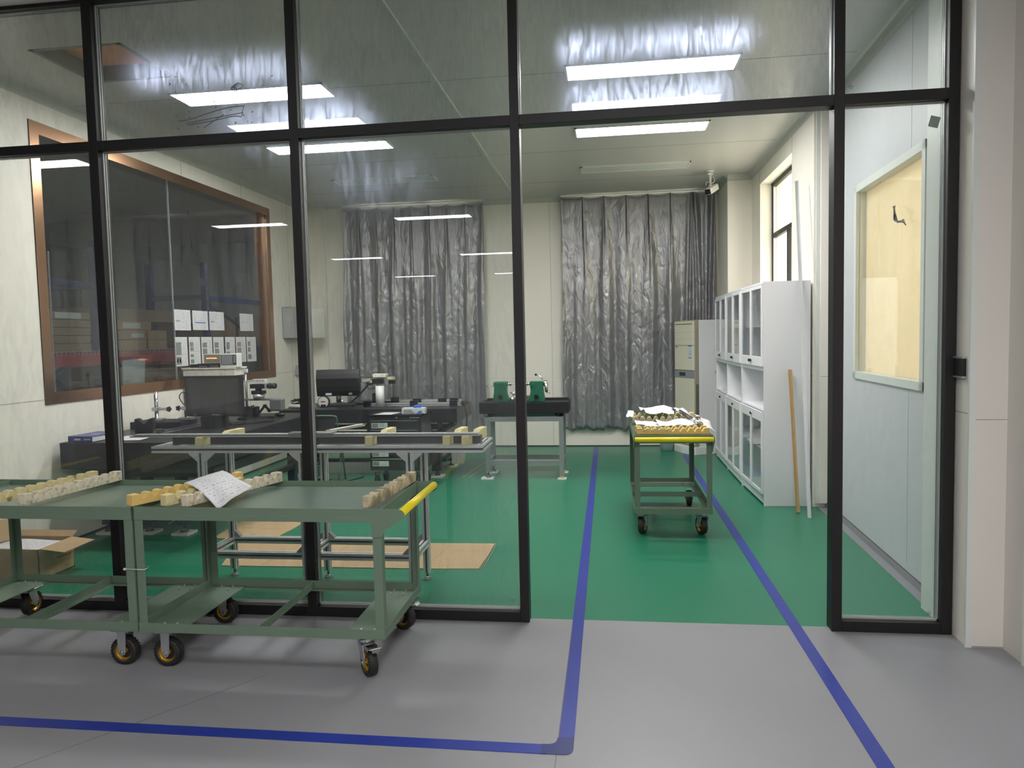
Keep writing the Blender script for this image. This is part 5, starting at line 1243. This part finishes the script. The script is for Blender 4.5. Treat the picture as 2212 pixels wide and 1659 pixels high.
def cbox(x0, x1, y0, y1, z0, z1, lab, m_='cardboard', lb=None):
    o = thing('cardboard_box', lab, 'box', ((x0+x1)/2, (y0+y1)/2, z0), 0, 'cardboard boxes in the storage room')
    B(m_).box((x0-x1)/2, (x1-x0)/2, (y0-y1)/2, (y1-y0)/2, 0, z1-z0).build('carton', o, bevel=.006)
    if lb: B('label_white').box((x1-x0)/2, (x1-x0)/2+.001, lb[0], lb[1], lb[2], lb[3]).build('sticker', o)
    return o
zd = 1.46
for k in range(5):
    cbox(-6.9, -6.0, 5.75, 7.85, zd+k*.09, zd+k*.09+.085, ('lowest', 'second', 'third', 'fourth', 'topmost')[k]+' flat carton in the stack left of the blue upright', 'cardboard_dark', (.5, .9, .01, .075) if k == 4 else None)
for k in range(2):
    cbox(-6.9, -5.98, 8.05, 8.85, zd+k*.125, zd+k*.125+.12, ('lower', 'upper')[k]+' long carton behind the second glass bay', 'cardboard', (.1, .35, .03, .08) if k else None)
    cbox(-6.9, -5.98, 8.90, 9.30, zd+k*.125, zd+k*.125+.12, ('lower', 'upper')[k]+' short carton right of the long ones')
cbox(-6.9, -6.0, 8.05, 9.0, zd+.25, zd+.36, 'long flat carton with a white sticker on the two long ones', 'cardboard', (-.1, .25, .02, .09))
cbox(-6.9, -6.05, 8.05, 10.2, zd+.36, zd+.52, 'wide flat carton on top of the stack beside the notices', 'cardboard_dark')
for k in range(3): kk = k*.78+(.46 if k == 2 else 0); cbox(-6.8, -6.05, 8.45+kk, 9.2+kk, .55, .90, ('left', 'middle', 'right')[k]+' carton below the red beam, lower layer', 'cardboard_dark'); cbox(-6.8, -6.05, 8.45+kk, 9.2+kk, .905, 1.25, ('left', 'middle', 'right')[k]+' carton below the red beam, upper layer', 'cardboard_dark')
rp = text_mesh('red_print', 'HSK', .11, 'ink_red', Matrix.Translation((-6.047, 9.28, 1.0)) @ Matrix(((0, 0, 1, 0), (1, 0, 0, 0), (0, 1, 0, 0), (0, 0, 0, 1))), None)
par_ = [o for o in bpy.data.objects if o.name.startswith('cardboard_box') and o.get('label', '').startswith('middle carton below the red beam, upper')][0]
rp.parent = par_; rp.matrix_local = Matrix.Translation((.3765, -.12, .10)) @ Matrix(((0, 0, 1, 0), (1, 0, 0, 0), (0, 1, 0, 0), (0, 0, 0, 1)))
for k in range(2): cbox(-7.0, -6.15, 10.5+k*1.1, 11.5+k*1.1, 1.46, 1.95, ('left', 'right')[k]+' tall carton behind the blue sloping brace', 'cardboard_dark')
tag(B('rack_blue').box(-7.0, -6.1, 10.4, 12.8, 1.38, 1.455).build('rack_shelf'), 'dark blue rack shelf behind the posted notices', 'shelf')
tag(B('rack_blue').box(-7.0, -6.0, 8.3, 10.28, .48, .545).build('rack_shelf'), 'dark blue rack shelf under the lower cartons', 'shelf')
o = B('label_white').prism([(0, 0), (.30, 0), (.38, .62), (.0, .60)], lambda a, b, k: Vector((k, a, b)), 0, .02); tag(o.build('white_board', None, loc=(-5.2, 7.25, .75)), 'white slanted board standing behind the copper framed window', 'board')
tag(B('cardboard_dark').box(-5.6, -5.0, 7.0, 7.9, 0, .75).build('crate'), 'brown crate under the white board in the storage room', 'box')
tag(B('steel').bar((-4.6, 5.55, .9), (-4.75, 5.75, 2.33), .012, .012).build('metal_strip'), 'thin bright metal strip standing behind the copper framed window', 'strip')
tag(B('cardboard_dark').box(-4.9, -4.35, 5.3, 5.8, 0, .90).build('crate'), 'crate that the thin metal strip stands on', 'box')
